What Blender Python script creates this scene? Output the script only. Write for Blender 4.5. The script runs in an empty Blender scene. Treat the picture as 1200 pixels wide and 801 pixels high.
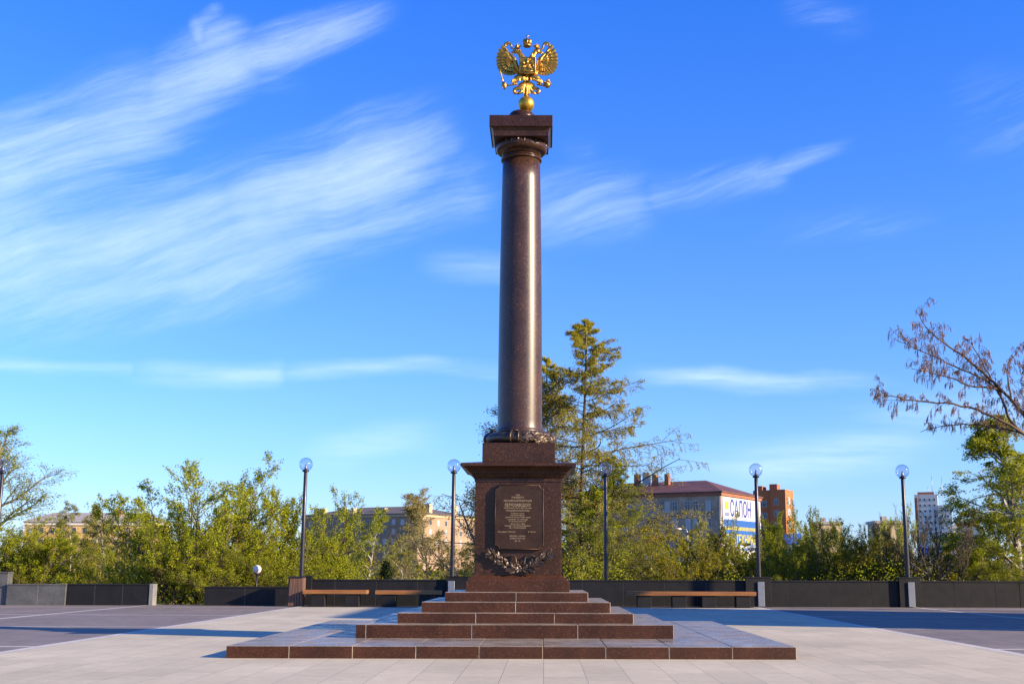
import bpy, bmesh, math, random
import numpy as np
from mathutils import Vector, Matrix

S = bpy.context.scene
COL = S.collection
R = math.radians
PI = math.pi

# ------------------------------------------------------------------ camera frame (focal 1392 px at 1200 px width)
F = 1392.0
CAMH = 1.5
PX, PY = 638.0, 400.5
PITCH = math.atan(266.0 / F)


def ray(px, py):
    dx, dz = (px - PX) / F, (PY - py) / F
    cp, sp = math.cos(PITCH), math.sin(PITCH)
    return Vector((dx, cp - dz * sp, sp + dz * cp))


def at(px, py, Y):
    d = ray(px, py)
    return Vector((0, 0, CAMH)) + d * (Y / d.y)


# ------------------------------------------------------------------ object helpers
def tag(o, label=None, cat=None, group=None, kind=None):
    if label: o['label'] = label
    if cat: o['category'] = cat
    if group: o['group'] = group
    if kind: o['kind'] = kind
    return o


def empty(name, loc, label, cat, group=None, rz=0.0):
    o = bpy.data.objects.new(name, None)
    COL.objects.link(o)
    o.location = loc
    o.rotation_euler = (0, 0, rz)
    o.empty_display_size = 0.3
    return tag(o, label, cat, group)


def link(name, me, parent=None, loc=None, rot=None):
    o = bpy.data.objects.new(name, me)
    COL.objects.link(o)
    if parent: o.parent = parent
    if loc is not None: o.location = loc
    if rot is not None: o.rotation_euler = rot
    return o


def kids(o):
    return [c for c in bpy.data.objects if c.parent == o]


def copy_tree(o, parent=None):
    c = o.copy()
    COL.objects.link(c)
    c.parent = parent
    for ch in kids(o):
        copy_tree(ch, c)
    return c


class MB:
    def __init__(s):
        s.v = []; s.f = []; s.sm = []

    def add(s, vs, fs, smooth=False):
        n = len(s.v)
        s.v += [tuple(p) for p in vs]
        s.f += [tuple(i + n for i in f) for f in fs]
        s.sm += [smooth] * len(fs)
        return s

    def box(s, x0, x1, y0, y1, z0, z1, M=None):
        vs = [Vector(p) for p in ((x0, y0, z0), (x1, y0, z0), (x1, y1, z0), (x0, y1, z0), (x0, y0, z1), (x1, y0, z1), (x1, y1, z1), (x0, y1, z1))]
        if M: vs = [M @ p for p in vs]
        return s.add(vs, [(3, 2, 1, 0), (4, 5, 6, 7), (0, 1, 5, 4), (1, 2, 6, 5), (2, 3, 7, 6), (3, 0, 4, 7)])

    def frustum(s, cx, cy, prof):
        """square mouldings: prof = [(half_x, half_y, z)...] from bottom to top"""
        vs = []; fs = []
        for hx, hy, z in prof:
            vs += [(cx - hx, cy - hy, z), (cx + hx, cy - hy, z), (cx + hx, cy + hy, z), (cx - hx, cy + hy, z)]
        for i in range(len(prof) - 1):
            a = 4 * i
            for k in range(4):
                fs.append((a + k, a + (k + 1) % 4, a + 4 + (k + 1) % 4, a + 4 + k))
        fs.append((3, 2, 1, 0)); t = 4 * (len(prof) - 1)
        fs.append((t, t + 1, t + 2, t + 3))
        return s.add(vs, fs)

    def lathe(s, cx, cy, prof, n=32, smooth=True, caps=True):
        vs = []; fs = []
        for r, z in prof:
            for k in range(n):
                a = 2 * PI * k / n
                vs.append((cx + r * math.cos(a), cy + r * math.sin(a), z))
        for i in range(len(prof) - 1):
            for k in range(n):
                k2 = (k + 1) % n
                fs.append((i * n + k, i * n + k2, (i + 1) * n + k2, (i + 1) * n + k))
        s.add(vs, fs, smooth)
        if caps:
            b = len(s.v) - len(vs)
            s.f.append(tuple(b + k for k in range(n))[::-1]); s.sm.append(False)
            t = b + (len(prof) - 1) * n
            s.f.append(tuple(t + k for k in range(n))); s.sm.append(False)
        return s

    def tube(s, pts, radii, n=8, smooth=True, squash=1.0):
        pts = [Vector(p) for p in pts]
        if not isinstance(radii, (list, tuple)): radii = [radii] * len(pts)
        vs = []; fs = []
        for i, p in enumerate(pts):
            d = (pts[min(i + 1, len(pts) - 1)] - pts[max(i - 1, 0)]).normalized()
            ref = Vector((0, 1, 0)) if abs(d.y) < .9 else Vector((1, 0, 0))
            u = d.cross(ref).normalized(); w = d.cross(u).normalized()
            for k in range(n):
                a = 2 * PI * k / n
                vs.append(p + (u * math.cos(a) + w * math.sin(a) * squash) * radii[i])
        m = len(pts)
        for i in range(m - 1):
            for k in range(n):
                k2 = (k + 1) % n
                fs.append((i * n + k, i * n + k2, (i + 1) * n + k2, (i + 1) * n + k))
        fs.append(tuple(range(n))[::-1]); fs.append(tuple((m - 1) * n + k for k in range(n)))
        return s.add(vs, fs, smooth)

    def ball(s, c, r, sx=1, sy=1, sz=1, n=14):
        c = Vector(c); vs = []; fs = []
        m = n // 2
        for i in range(m + 1):
            t = PI * i / m
            rr = max(math.sin(t), 1e-3)
            for k in range(n):
                a = 2 * PI * k / n
                vs.append(c + Vector((r * sx * rr * math.cos(a), r * sy * rr * math.sin(a), -r * sz * math.cos(t))))
        for i in range(m):
            for k in range(n):
                k2 = (k + 1) % n
                fs.append((i * n + k, i * n + k2, (i + 1) * n + k2, (i + 1) * n + k))
        return s.add(vs, fs, True)

    def blade(s, p0, p1, w, th, up=(0, -1, 0), bend=0.0, tip=0.75):
        """a leaf or feather: lens-shaped blade from p0 to p1, ridge towards 'up'"""
        p0 = Vector(p0); p1 = Vector(p1); up = Vector(up).normalized()
        d = p1 - p0; L = d.length; d.normalize()
        side = d.cross(up).normalized()
        up = side.cross(d).normalized()
        N = 6; vs = []; fs = []
        for i in range(N + 1):
            t = i / N
            ww = w * (0.45 + 0.55 * math.sin(min(t / tip, 1) * PI / 2)) if t < tip else w * math.sqrt(max(1 - ((t - tip) / (1 - tip)) ** 2, 0.01))
            c = p0 + d * L * t + side * bend * math.sin(t * PI) * L
            h = th * (1 - 0.6 * t)
            vs += [c - side * ww / 2, c + up * h, c + side * ww / 2, c - up * h * .5]
        for i in range(N):
            a = 4 * i
            for k in range(4):
                fs.append((a + k, a + (k + 1) % 4, a + 4 + (k + 1) % 4, a + 4 + k))
        fs.append((3, 2, 1, 0)); fs.append((4 * N, 4 * N + 1, 4 * N + 2, 4 * N + 3))
        return s.add(vs, fs, False)

    def prism_xz(s, poly, y0, y1):
        """outline in XZ extruded along Y (y0 front)"""
        n = len(poly)
        vs = [(x, y0, z) for x, z in poly] + [(x, y1, z) for x, z in poly]
        fs = [tuple(range(n)), tuple(range(2 * n - 1, n - 1, -1))]
        for k in range(n):
            k2 = (k + 1) % n
            fs.append((k, n + k, n + k2, k2))
        return s.add(vs, fs)

    def build(s, name, mat, parent=None, bevel=0, loc=None, rot=None, seg=1):
        me = bpy.data.meshes.new(name)
        me.from_pydata(s.v, [], s.f)
        me.polygons.foreach_set('use_smooth', s.sm)
        bm = bmesh.new(); bm.from_mesh(me)
        bmesh.ops.recalc_face_normals(bm, faces=bm.faces)
        bm.to_mesh(me); bm.free()
        me.materials.append(mat)
        me.update()
        o = link(name, me, parent, loc, rot)
        if bevel:
            b = o.modifiers.new('bevel', 'BEVEL'); b.width = bevel; b.segments = seg
            b.limit_method = 'ANGLE'; b.angle_limit = R(35)
            b.harden_normals = False
        return o


# ------------------------------------------------------------------ materials
class NT:
    def __init__(s, tree):
        s.t = tree; s.n = tree.nodes; s.l = tree.links

    def new(s, ty, **kw):
        n = s.n.new(ty)
        for k, v in kw.items(): setattr(n, k, v)
        return n

    def put(s, sock, v):
        if v is None: return
        if isinstance(v, bpy.types.NodeSocket): s.l.new(v, sock)
        else:
            if isinstance(v, (tuple, list)) and sock.type == 'RGBA' and len(v) == 3: v = (*v, 1)
            sock.default_value = v

    def math(s, op, a, b=None, c=None, clamp=False):
        n = s.new('ShaderNodeMath', operation=op, use_clamp=clamp)
        s.put(n.inputs[0], a); s.put(n.inputs[1], b); s.put(n.inputs[2], c)
        return n.outputs[0]

    def vec(s, op, a, b=None, scale=None):
        n = s.new('ShaderNodeVectorMath', operation=op)
        s.put(n.inputs[0], a); s.put(n.inputs[1], b)
        if scale is not None: s.put(n.inputs['Scale'], scale)
        return n.outputs['Value'] if op in ('DOT_PRODUCT', 'LENGTH', 'DISTANCE') else n.outputs[0]

    def mix(s, fac, a, b, blend='MIX'):
        n = s.new('ShaderNodeMix', data_type='RGBA', blend_type=blend)
        s.put(n.inputs[0], fac); s.put(n.inputs[6], a); s.put(n.inputs[7], b)
        return n.outputs[2]

    def ramp(s, fac, stops, interp='LINEAR'):
        n = s.new('ShaderNodeValToRGB')
        n.color_ramp.interpolation = interp
        e = n.color_ramp.elements
        while len(e) < len(stops): e.new(0.5)
        for i, (p, c) in enumerate(stops):
            e[i].position = p
            e[i].color = (*c, 1) if isinstance(c, tuple) else (c, c, c, 1)
        s.put(n.inputs[0], fac)
        return n.outputs[0]

    def noise(s, vec, scale, detail=3, rough=0.5, out='Fac', dist=0.0):
        n = s.new('ShaderNodeTexNoise')
        s.put(n.inputs['Vector'], vec)
        n.inputs['Scale'].default_value = scale; n.inputs['Detail'].default_value = detail
        n.inputs['Roughness'].default_value = rough; n.inputs['Distortion'].default_value = dist
        return n.outputs[out]

    def maprange(s, v, a, b, c, d, smooth=False):
        n = s.new('ShaderNodeMapRange')
        if smooth: n.interpolation_type = 'SMOOTHSTEP'
        s.put(n.inputs[0], v)
        for i, q in enumerate((a, b, c, d)): n.inputs[i + 1].default_value = q
        return n.outputs[0]


def material(name):
    m = bpy.data.materials.new(name)
    m.use_nodes = True
    t = NT(m.node_tree)
    bs = m.node_tree.nodes['Principled BSDF']
    geo = t.new('ShaderNodeNewGeometry')
    return m, t, bs, geo.outputs['Position']


def bump(t, bs, h, strength=0.3, dist=0.01):
    b = t.new('ShaderNodeBump')
    b.inputs['Strength'].default_value = strength
    b.inputs['Distance'].default_value = dist
    t.put(b.inputs['Height'], h)
    t.put(bs.inputs['Normal'], b.outputs[0])


def plain(name, col, rough=0.6, metal=0.0, var=0.25, scale=3.0, bumpy=0.0, spec=0.5):
    m, t, bs, P = material(name)
    n = t.noise(P, scale, 4, .6)
    n2 = t.noise(P, scale * 9, 3, .6)
    f = t.maprange(t.math('ADD', t.math('MULTIPLY', n, .65), t.math('MULTIPLY', n2, .35)), .3, .7, 1 - var, 1 + var)
    c = t.vec('SCALE', col, scale=f)
    t.put(bs.inputs['Base Color'], c)
    t.put(bs.inputs['Roughness'], t.maprange(n2, .2, .8, max(rough - .1, .02), min(rough + .1, 1)))
    bs.inputs['Metallic'].default_value = metal
    bs.inputs['Specular IOR Level'].default_value = spec
    if bumpy: bump(t, bs, n2, bumpy, .01)
    return m


def granite(name, dark, mid, light, rough, wet=0.0, bumpy=0.0, scale=1.0, spec=.5):
    m, t, bs, P = material(name)
    bs.inputs['Specular IOR Level'].default_value = spec
    v = t.new('ShaderNodeTexVoronoi'); v.inputs['Scale'].default_value = 55 * scale
    t.put(v.inputs['Vector'], P)
    n1 = t.noise(P, 38 * scale, 5, .7)
    n2 = t.noise(P, 1.7, 4, .6)
    sp = n1
    cell = t.vec('DOT_PRODUCT', v.outputs['Color'], (.33, .33, .33))
    k = t.math('ADD', t.math('MULTIPLY', sp, .65), t.math('MULTIPLY', cell, .35))
    c = t.ramp(k, [(.30, dark), (.47, mid), (.58, mid), (.70, light)])
    c = t.vec('SCALE', c, scale=t.maprange(n2, .3, .7, .72, 1.3))
    # long veins / stains
    n3 = t.noise(t.vec('MULTIPLY', P, (1.2, 1.2, .25)), 2.2, 4, .65)
    c = t.mix(t.maprange(n3, .55, .75, 0, .35), c, tuple(min(1, q * 1.6) for q in mid))
    t.put(bs.inputs['Base Color'], c)
    rr = t.maprange(t.noise(P, 2.6, 5, .65), .35, .65, rough - wet, rough + wet * .6) if wet else t.maprange(n1, .3, .7, rough * .85, rough * 1.2)
    t.put(bs.inputs['Roughness'], rr)
    if bumpy: bump(t, bs, t.noise(P, 30, 5, .65), bumpy, .01)
    return m


M = {}
M['step'] = granite('brown_granite_steps', (.008, .003, .0015), (.050, .0175, .0075), (.19, .080, .036), .5, 0, .15, 1.3, .28)
M['steptop'] = granite('flamed_granite_top', (.10, .08, .062), (.23, .19, .145), (.36, .30, .235), .40, .26, .10, 1, .33)
M['pedestal'] = granite('dark_red_polished_granite', (.005, .002, .001), (.040, .0175, .0085), (.14, .064, .034), .28, 0, 0, 1, .27)
M['shaft'] = granite('polished_granite_shaft', (.006, .0035, .0035), (.046, .0205, .0095), (.14, .067, .034), .36, 0, .02, .8, .5)
M['mortar'] = plain('pale_mortar', (.20, .165, .135), .85)
M['wallstone'] = granite('black_granite_wall', (.004, .004, .0042), (.0095, .009, .0095), (.034, .032, .033), .6, .1, 0, 1, .3)
M['wallgrey'] = granite('grey_granite_wall', (.03, .03, .03), (.085, .085, .082), (.17, .17, .165), .45, .1)
M['wallsunlit'] = granite('sunlit_granite_end', (.12, .12, .12), (.20, .20, .195), (.3, .3, .3), .5)
M['bronze'] = plain('dark_bronze', (.062, .032, .019), .45, .7, .35, 4)
M['bronze_relief'] = plain('bronze_relief', (.10, .072, .054), .42, .75, .5, 9)
M['letters'] = plain('gilded_letters', (.55, .40, .22), .5, .6, .15)
M['gold'] = plain('gilding', (.47, .27, .055), .42, 1.0, .25, 5)
M['goldball'] = plain('matt_gilding', (.62, .36, .045), .40, .85, .08, 2)
M['polemetal'] = plain('dark_pole_paint', (.030, .026, .034), .35, .3, .2)
M['steel'] = plain('brushed_steel', (.27, .28, .30), .42, .6, .12, 6)
M['whiteglobe'] = plain('white_globe', (.72, .62, .58), .3, 0, .04)
M['black'] = plain('black_paint', (.012, .012, .013), .5)
M['roof_rust'] = plain('rusty_sheet_roof', (.115, .045, .026), .6, 0, .5, .5)
M['roof_grey'] = plain('grey_sheet_roof', (.33, .29, .255), .55, 0, .2, .3)
M['roof_brown'] = plain('brown_roof', (.12, .095, .07), .7, 0, .25, .3)
M['brick_red'] = plain('red_brick', (.30, .11, .055), .85, 0, .25, 1.2)
M['brick_orange'] = plain('orange_brick', (.47, .135, .042), .85, 0, .15, .6)
M['plaster_yellow'] = plain('yellow_plaster', (.62, .38, .13), .85, 0, .15, .4)
M['plaster_tan'] = plain('tan_plaster', (.30, .20, .125), .85, 0, .2, .4)
M['plaster_white'] = plain('white_render', (.72, .64, .54), .8, 0, .08, .2)
M['plaster_ochre'] = plain('ochre_render', (.45, .34, .2), .85, 0, .15, .3)
M['winframe'] = plain('white_window_frame', (.50, .46, .42), .6, 0, .05)
M['panewin'] = plain('window_pane', (.04, .055, .075), .06, 0, .3, .4)
M['panepale'] = plain('curtained_pane', (.30, .33, .36), .15, 0, .3, .4)
M['signwhite'] = plain('sign_white', (.46, .46, .47), .5, 0, .03)
M['signblue'] = plain('sign_blue', (.012, .08, .30), .5, 0, .05)
M['signyellow'] = plain('sign_yellow', (.45, .38, .015), .5, 0, .04)
M['signink'] = plain('sign_ink', (.02, .035, .22), .5, 0, .04)
M['kioskblue'] = plain('kiosk_blue', (.02, .12, .55), .5, 0, .06)


def brick_wall(name, c1, c2, mortar):
    m, t, bs, P = material(name)
    tc = t.new('ShaderNodeTexCoord')
    mp = t.new('ShaderNodeMapping'); mp.inputs['Rotation'].default_value = (R(90), 0, 0)
    t.put(mp.inputs[0], tc.outputs['Object'])
    b = t.new('ShaderNodeTexBrick')
    t.put(b.inputs['Vector'], mp.outputs[0])
    b.inputs['Scale'].default_value = 1.0
    b.inputs['Brick Width'].default_value = .5; b.inputs['Row Height'].default_value = .22
    b.inputs['Mortar Size'].default_value = .03
    t.put(b.inputs['Color1'], c1); t.put(b.inputs['Color2'], c2); t.put(b.inputs['Mortar'], mortar)
    n = t.noise(P, .35, 5, .65)
    t.put(bs.inputs['Base Color'], t.vec('SCALE', b.outputs['Color'], scale=t.maprange(n, .3, .7, .65, 1.3)))
    bs.inputs['Roughness'].default_value = .85
    return m


M['brick_brown'] = brick_wall('sooty_brown_brick', (.42, .27, .18), (.31, .20, .14), (.42, .34, .27))


def wood(name, c1, c2, axis=(.15, 6, 6), rough=.5):
    m, t, bs, P = material(name)
    n = t.noise(t.vec('MULTIPLY', P, axis), 5, 5, .6, dist=.4)
    n2 = t.noise(P, 1.2, 3)
    c = t.mix(t.maprange(n, .35, .65, 0, 1), c1, c2)
    t.put(bs.inputs['Base Color'], t.vec('SCALE', c, scale=t.maprange(n2, .3, .7, .8, 1.2)))
    bs.inputs['Roughness'].default_value = rough
    bump(t, bs, n, .3, .004)
    return m


M['benchwood'] = wood('oiled_bench_wood', (.31, .13, .032), (.19, .07, .017))
M['binwood'] = wood('brown_bin_boards', (.15, .075, .045), (.085, .042, .026), (6, 6, .15))
M['bark_dark'] = plain('dark_bark', (.085, .064, .045), .9, 0, .4, 3, .4)
M['bark_brown'] = plain('brown_bark', (.105, .070, .043), .9, 0, .4, 3, .4)
M['bark_grey'] = plain('grey_bark', (.17, .14, .10), .9, 0, .35, 3, .4)


def birch_bark():
    m, t, bs, P = material('birch_bark')
    n = t.noise(t.vec('MULTIPLY', P, (1, 1, 3)), 2.0, 4, .7)
    nz = t.new('ShaderNodeTexCoord')
    t.put(bs.inputs['Base Color'], t.ramp(n, [(.40, (.05, .042, .036)), (.50, (.34, .30, .25)), (.8, (.46, .42, .36))]))
    bs.inputs['Roughness'].default_value = .8
    return m


M['bark_birch'] = birch_bark()


def pavers(name, base, w, h, var, rough, joint, offset=.5, rot=True):
    m, t, bs, P = material(name)
    mp = t.new('ShaderNodeMapping')
    if rot: mp.inputs['Rotation'].default_value = (0, 0, R(90))
    t.put(mp.inputs[0], P)
    b = t.new('ShaderNodeTexBrick')
    b.offset = offset
    t.put(b.inputs['Vector'], mp.outputs[0])
    b.inputs['Scale'].default_value = 1.0
    b.inputs['Brick Width'].default_value = h; b.inputs['Row Height'].default_value = w
    b.inputs['Mortar Size'].default_value = .0045; b.inputs['Mortar Smooth'].default_value = .2
    b.inputs['Bias'].default_value = 0
    t.put(b.inputs['Color1'], tuple(q * (1 - var) for q in base)); t.put(b.inputs['Color2'], tuple(q * (1 + var) for q in base))
    t.put(b.inputs['Mortar'], joint)
    n = t.noise(P, .30, 5, .6); n2 = t.noise(P, 5.0, 4, .65); n3 = t.noise(P, 90, 2, .5)
    f = t.math('MULTIPLY', t.maprange(n, .3, .7, .86, 1.1), t.math('MULTIPLY', t.maprange(n2, .25, .75, .90, 1.08), t.maprange(n3, .2, .8, .90, 1.1)))
    c = t.vec('SCALE', b.outputs['Color'], scale=f)
    st = t.noise(P, .9, 5, .72)
    c = t.mix(t.maprange(st, .58, .78, 0, .42), c, tuple(q * .5 for q in base))
    t.put(bs.inputs['Base Color'], c)
    bs.inputs['Roughness'].default_value = rough
    bs.inputs['Specular IOR Level'].default_value = .3
    bump(t, bs, t.math('ADD', t.math('MULTIPLY', n3, .25), t.math('SUBTRACT', 1, b.outputs['Fac'])), .25, .006)
    return m


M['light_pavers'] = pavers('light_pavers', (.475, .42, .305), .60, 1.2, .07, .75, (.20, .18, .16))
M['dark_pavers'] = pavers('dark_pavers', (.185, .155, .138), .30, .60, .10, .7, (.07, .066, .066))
M['white_band'] = pavers('white_band', (.50, .47, .44), .3, .6, .05, .7, (.25, .23, .21))


def ground_mat():
    m, t, bs, P = material('grassy_earth')
    n = t.noise(P, .25, 6, .65); n2 = t.noise(P, 6, 4, .7)
    c = t.ramp(t.math('ADD', t.math('MULTIPLY', n, .6), t.math('MULTIPLY', n2, .4)), [(.35, (.055, .05, .025)), (.5, (.06, .075, .02)), (.65, (.10, .12, .03))])
    t.put(bs.inputs['Base Color'], c); bs.inputs['Roughness'].default_value = 1
    bump(t, bs, n2, .6, .1)
    return m


M['earth'] = ground_mat()


def leaf_mat(name, c1, c2, c3, transl=.5):
    m, t, bs, P = material(name)
    a = t.new('ShaderNodeAttribute'); a.attribute_name = 'tint'
    oi = t.new('ShaderNodeObjectInfo')
    n = t.noise(P, .55, 3, .6)
    k = t.math('ADD', t.math('MULTIPLY', a.outputs['Fac'], .6), t.math('MULTIPLY', n, .55), None)
    c = t.ramp(k, [(.25, c1), (.55, c2), (.85, c3)])
    c = t.vec('SCALE', c, scale=t.maprange(oi.outputs['Random'], 0, 1, .85, 1.15))
    d = t.new('ShaderNodeBsdfDiffuse'); tr = t.new('ShaderNodeBsdfTranslucent')
    t.put(d.inputs[0], c); t.put(tr.inputs[0], c)
    mx = t.new('ShaderNodeMixShader'); mx.inputs[0].default_value = transl
    t.l.new(d.outputs[0], mx.inputs[1]); t.l.new(tr.outputs[0], mx.inputs[2])
    out = m.node_tree.nodes['Material Output']
    t.l.new(mx.outputs[0], out.inputs['Surface'])
    m.node_tree.nodes.remove(bs)
    return m


M['leaf_bright'] = leaf_mat('fresh_green_leaves', (.135, .17, .012), (.305, .35, .018), (.46, .46, .03))
M['leaf_green'] = leaf_mat('green_leaves', (.12, .145, .014), (.265, .29, .02), (.40, .40, .03))
M['leaf_birch'] = leaf_mat('birch_leaves', (.165, .16, .034), (.305, .29, .06), (.43, .40, .10))
M['leaf_pale'] = leaf_mat('pale_spring_leaves', (.20, .165, .06), (.34, .28, .095), (.46, .38, .14))
M['leaf_larch'] = leaf_mat('larch_needles', (.22, .20, .016), (.41, .385, .03), (.56, .43, .06))
M['leaf_olive'] = leaf_mat('olive_leaves', (.115, .10, .013), (.235, .215, .018), (.36, .32, .026))
M['leaf_brown'] = leaf_mat('brown_buds', (.14, .085, .055), (.23, .145, .09), (.34, .23, .13))
M['catkin'] = leaf_mat('pinkish_catkins', (.34, .17, .15), (.50, .28, .21), (.60, .40, .18))
M['spruce'] = leaf_mat('dark_spruce', (.010, .018, .008), (.018, .030, .012), (.03, .04, .016), .1)


def glass_globe():
    m, t, bs, P = material('clear_globe')
    tr = t.new('ShaderNodeBsdfTransparent'); tr.inputs[0].default_value = (.82, .85, .92, 1)
    gl = t.new('ShaderNodeBsdfGlossy'); gl.inputs['Roughness'].default_value = .04
    gl.inputs[0].default_value = (.95, .95, 1, 1)
    lw = t.new('ShaderNodeLayerWeight'); lw.inputs[0].default_value = .5
    mx = t.new('ShaderNodeMixShader')
    t.put(mx.inputs[0], t.math('ADD', t.math('MULTIPLY', t.math('POWER', lw.outputs['Facing'], 2.5), .7), .08))
    t.l.new(tr.outputs[0], mx.inputs[1]); t.l.new(gl.outputs[0], mx.inputs[2])
    t.l.new(mx.outputs[0], m.node_tree.nodes['Material Output'].inputs['Surface'])
    m.node_tree.nodes.remove(bs)
    return m


M['globe'] = glass_globe()

# ------------------------------------------------------------------ setting: terrain and paving
XC, YC = -0.55, 26.05       # monument axis
XL, XR = -9.65, 8.55        # light strip


def terr(x, y):
    if y <= 51.5: return -.04
    if y < 72: return -.04 - 3.6 * ((y - 51.5) / 20.5)
    if y < 105: return -3.64
    if y < 190: return -3.64 + 4.6 * ((y - 105) / 85)
    return .96


def terrain():
    ys = [-400, -60, -20, 51.5, 52, 55, 60, 66, 72, 85, 95, 105, 120, 140, 165, 190, 260, 400, 900, 2500, 6000]
    xs = [-4000, -1200, -400, -150, -80, -50, -30, -15, 0, 15, 30, 50, 80, 150, 400, 1200, 4000]
    vs = [(x, y, terr(x, y)) for y in ys for x in xs]
    n = len(xs)
    fs = [(j * n + i, j * n + i + 1, (j + 1) * n + i + 1, (j + 1) * n + i) for j in range(len(ys) - 1) for i in range(n - 1)]
    o = MB().add(vs, fs).build('ground', M['earth'])
    tag(o, kind='structure')


terrain()


def sheet(name, rects, z, mat):
    b = MB()
    for x0, x1, y0, y1 in rects:
        b.add([(x0, y0, z), (x1, y0, z), (x1, y1, z), (x0, y1, z)], [(0, 1, 2, 3)])
    o = b.build(name, mat)
    return tag(o, kind='structure')


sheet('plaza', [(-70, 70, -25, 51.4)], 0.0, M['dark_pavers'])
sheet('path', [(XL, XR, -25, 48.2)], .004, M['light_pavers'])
lines = []
for yy in (7.7, 15.7, 23.7, 31.7, 39.7, 47.6):
    lines += [(-70, XL - .002, yy - .11, yy + .11), (XR + .002, 70, yy - .11, yy + .11)]
ly = [-25] + [q + s for q in (7.7, 15.7, 23.7, 31.7, 39.7, 47.6) for s in (-.112, .112)] + [51.3]
for xx in (-16.3, 15.2, -23, 22):
    for a in range(0, len(ly), 2):
        lines.append((xx - .11, xx + .11, ly[a], ly[a + 1]))
for xx in (XL - .115, XR + .115):
    for a in range(0, len(ly), 2):
        lines.append((xx - .11, xx + .11, ly[a], ly[a + 1]))
sheet('pavement', lines, .005, M['white_band'])

# ------------------------------------------------------------------ stepped platform
plat = empty('stepped_platform', (XC, YC, 0), 'broad brown granite platform of five steps under the column', 'steps')
rng = random.Random(4)


def step(hx, yf, yb, z0, z1, wblk, dblk, off=0.0, inner=None):
    """one step of cut blocks with narrow open joints over a recessed bed of mortar"""
    g = .004
    b = MB()
    nx = max(1, round(2 * hx / wblk)); xs = [-hx + 2 * hx * i / nx for i in range(nx + 1)]
    if off:
        xs = [-hx] + [x + off * wblk for x in xs[:-1]] + [hx]
    ny = max(1, round((yb - yf) / dblk)); ys = [yf + (yb - yf) * j / ny for j in range(ny + 1)]
    for j in range(ny):
        for i in range(len(xs) - 1):
            if inner and xs[i] > -inner[0] and xs[i + 1] < inner[0] and ys[j] > inner[1] and ys[j + 1] < inner[2]: continue
            dz = rng.uniform(-.002, .002)
            x0 = xs[i] + (g if i else 0); x1 = xs[i + 1] - (g if i < len(xs) - 2 else 0)
            y0 = ys[j] + (g if j else 0); y1 = ys[j + 1] - (g if j < ny - 1 else 0)
            b.box(x0, x1, y0 + rng.uniform(0, .003), y1, z0, z1 + dz)
    o = b.build('step', M['step'], plat, bevel=.006)
    o.data.materials.append(M['steptop']); o.modifiers['bevel'].material = 1; o.modifiers['bevel'].width = .008  # bevels take the paler top stone: a painted highlight along the step edges
    for p_ in o.data.polygons:
        if p_.normal.z > .8: p_.material_index = 1
    MB().box(-hx + .02, hx - .02, yf + .02, yb - .02, z0 + .002, z1 - .012).build('mortar_bed', M['mortar'], o)
    return o


step(4.85, -5.22, 5.1, -.02, .211, 1.075, 1.05, 0, (2.6, -2.4, 2.4))
step(3.02, -2.86, 2.86, .2, .463, 2.0, 1.4, .1)
step(2.30, -2.31, 2.31, .46, .658, 1.6, 1.4)
step(1.87, -1.97, 1.97, .65, .857, 1.9, 1.3)
step(1.445, -1.53, 1.53, .85, 1.04, 1.45, 1.2)

# ------------------------------------------------------------------ the column monument
mon = empty('column_monument', (XC + .01, YC, 1.04), 'tall dark red granite column on pedestal with bronze plaque', 'monument')
Z0 = 1.04


def zz(z): return z - Z0


FY = -.905    # pedestal front in local y
MB().frustum(0, 0, [(1.07, 1.0, zz(1.03)), (1.07, 1.0, zz(1.255)), (1.03, .985, zz(1.262)), (1.02, .98, zz(1.30)), (.96, .94, zz(1.345)), (.93, .915, zz(1.375)), (.90, .90, zz(1.378))]).build('plinth', M['step'], mon, bevel=.005)
MB().frustum(0, 0, [(.905, .905, zz(1.37)), (.905, .905, zz(3.36))]).build('pedestal', M['pedestal'], mon, bevel=.008)
MB().frustum(0, 0, [(.88, .88, zz(3.30)), (.925, .925, zz(3.305)), (.925, .925, zz(3.375)), (.96, .96, zz(3.41)), (.985, .985, zz(3.46)), (1.0, 1.0, zz(3.475)), (1.03, 1.03, zz(3.48)), (1.03, 1.03, zz(3.50)), (1.06, 1.06, zz(3.53)), (1.11, 1.11, zz(3.575)), (1.16, 1.16, zz(3.605)), (1.175, 1.175, zz(3.61)), (1.21, 1.21, zz(3.615)), (1.21, 1.21, zz(3.665)), (1.195, 1.195, zz(3.68)), (.78, .78, zz(3.74))]).build('cornice', M['pedestal'], mon, bevel=.004)
MB().frustum(0, 0, [(.775, .775, zz(3.70)), (.775, .775, zz(4.145))]).build('column_plinth', M['pedestal'], mon, bevel=.008)
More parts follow.
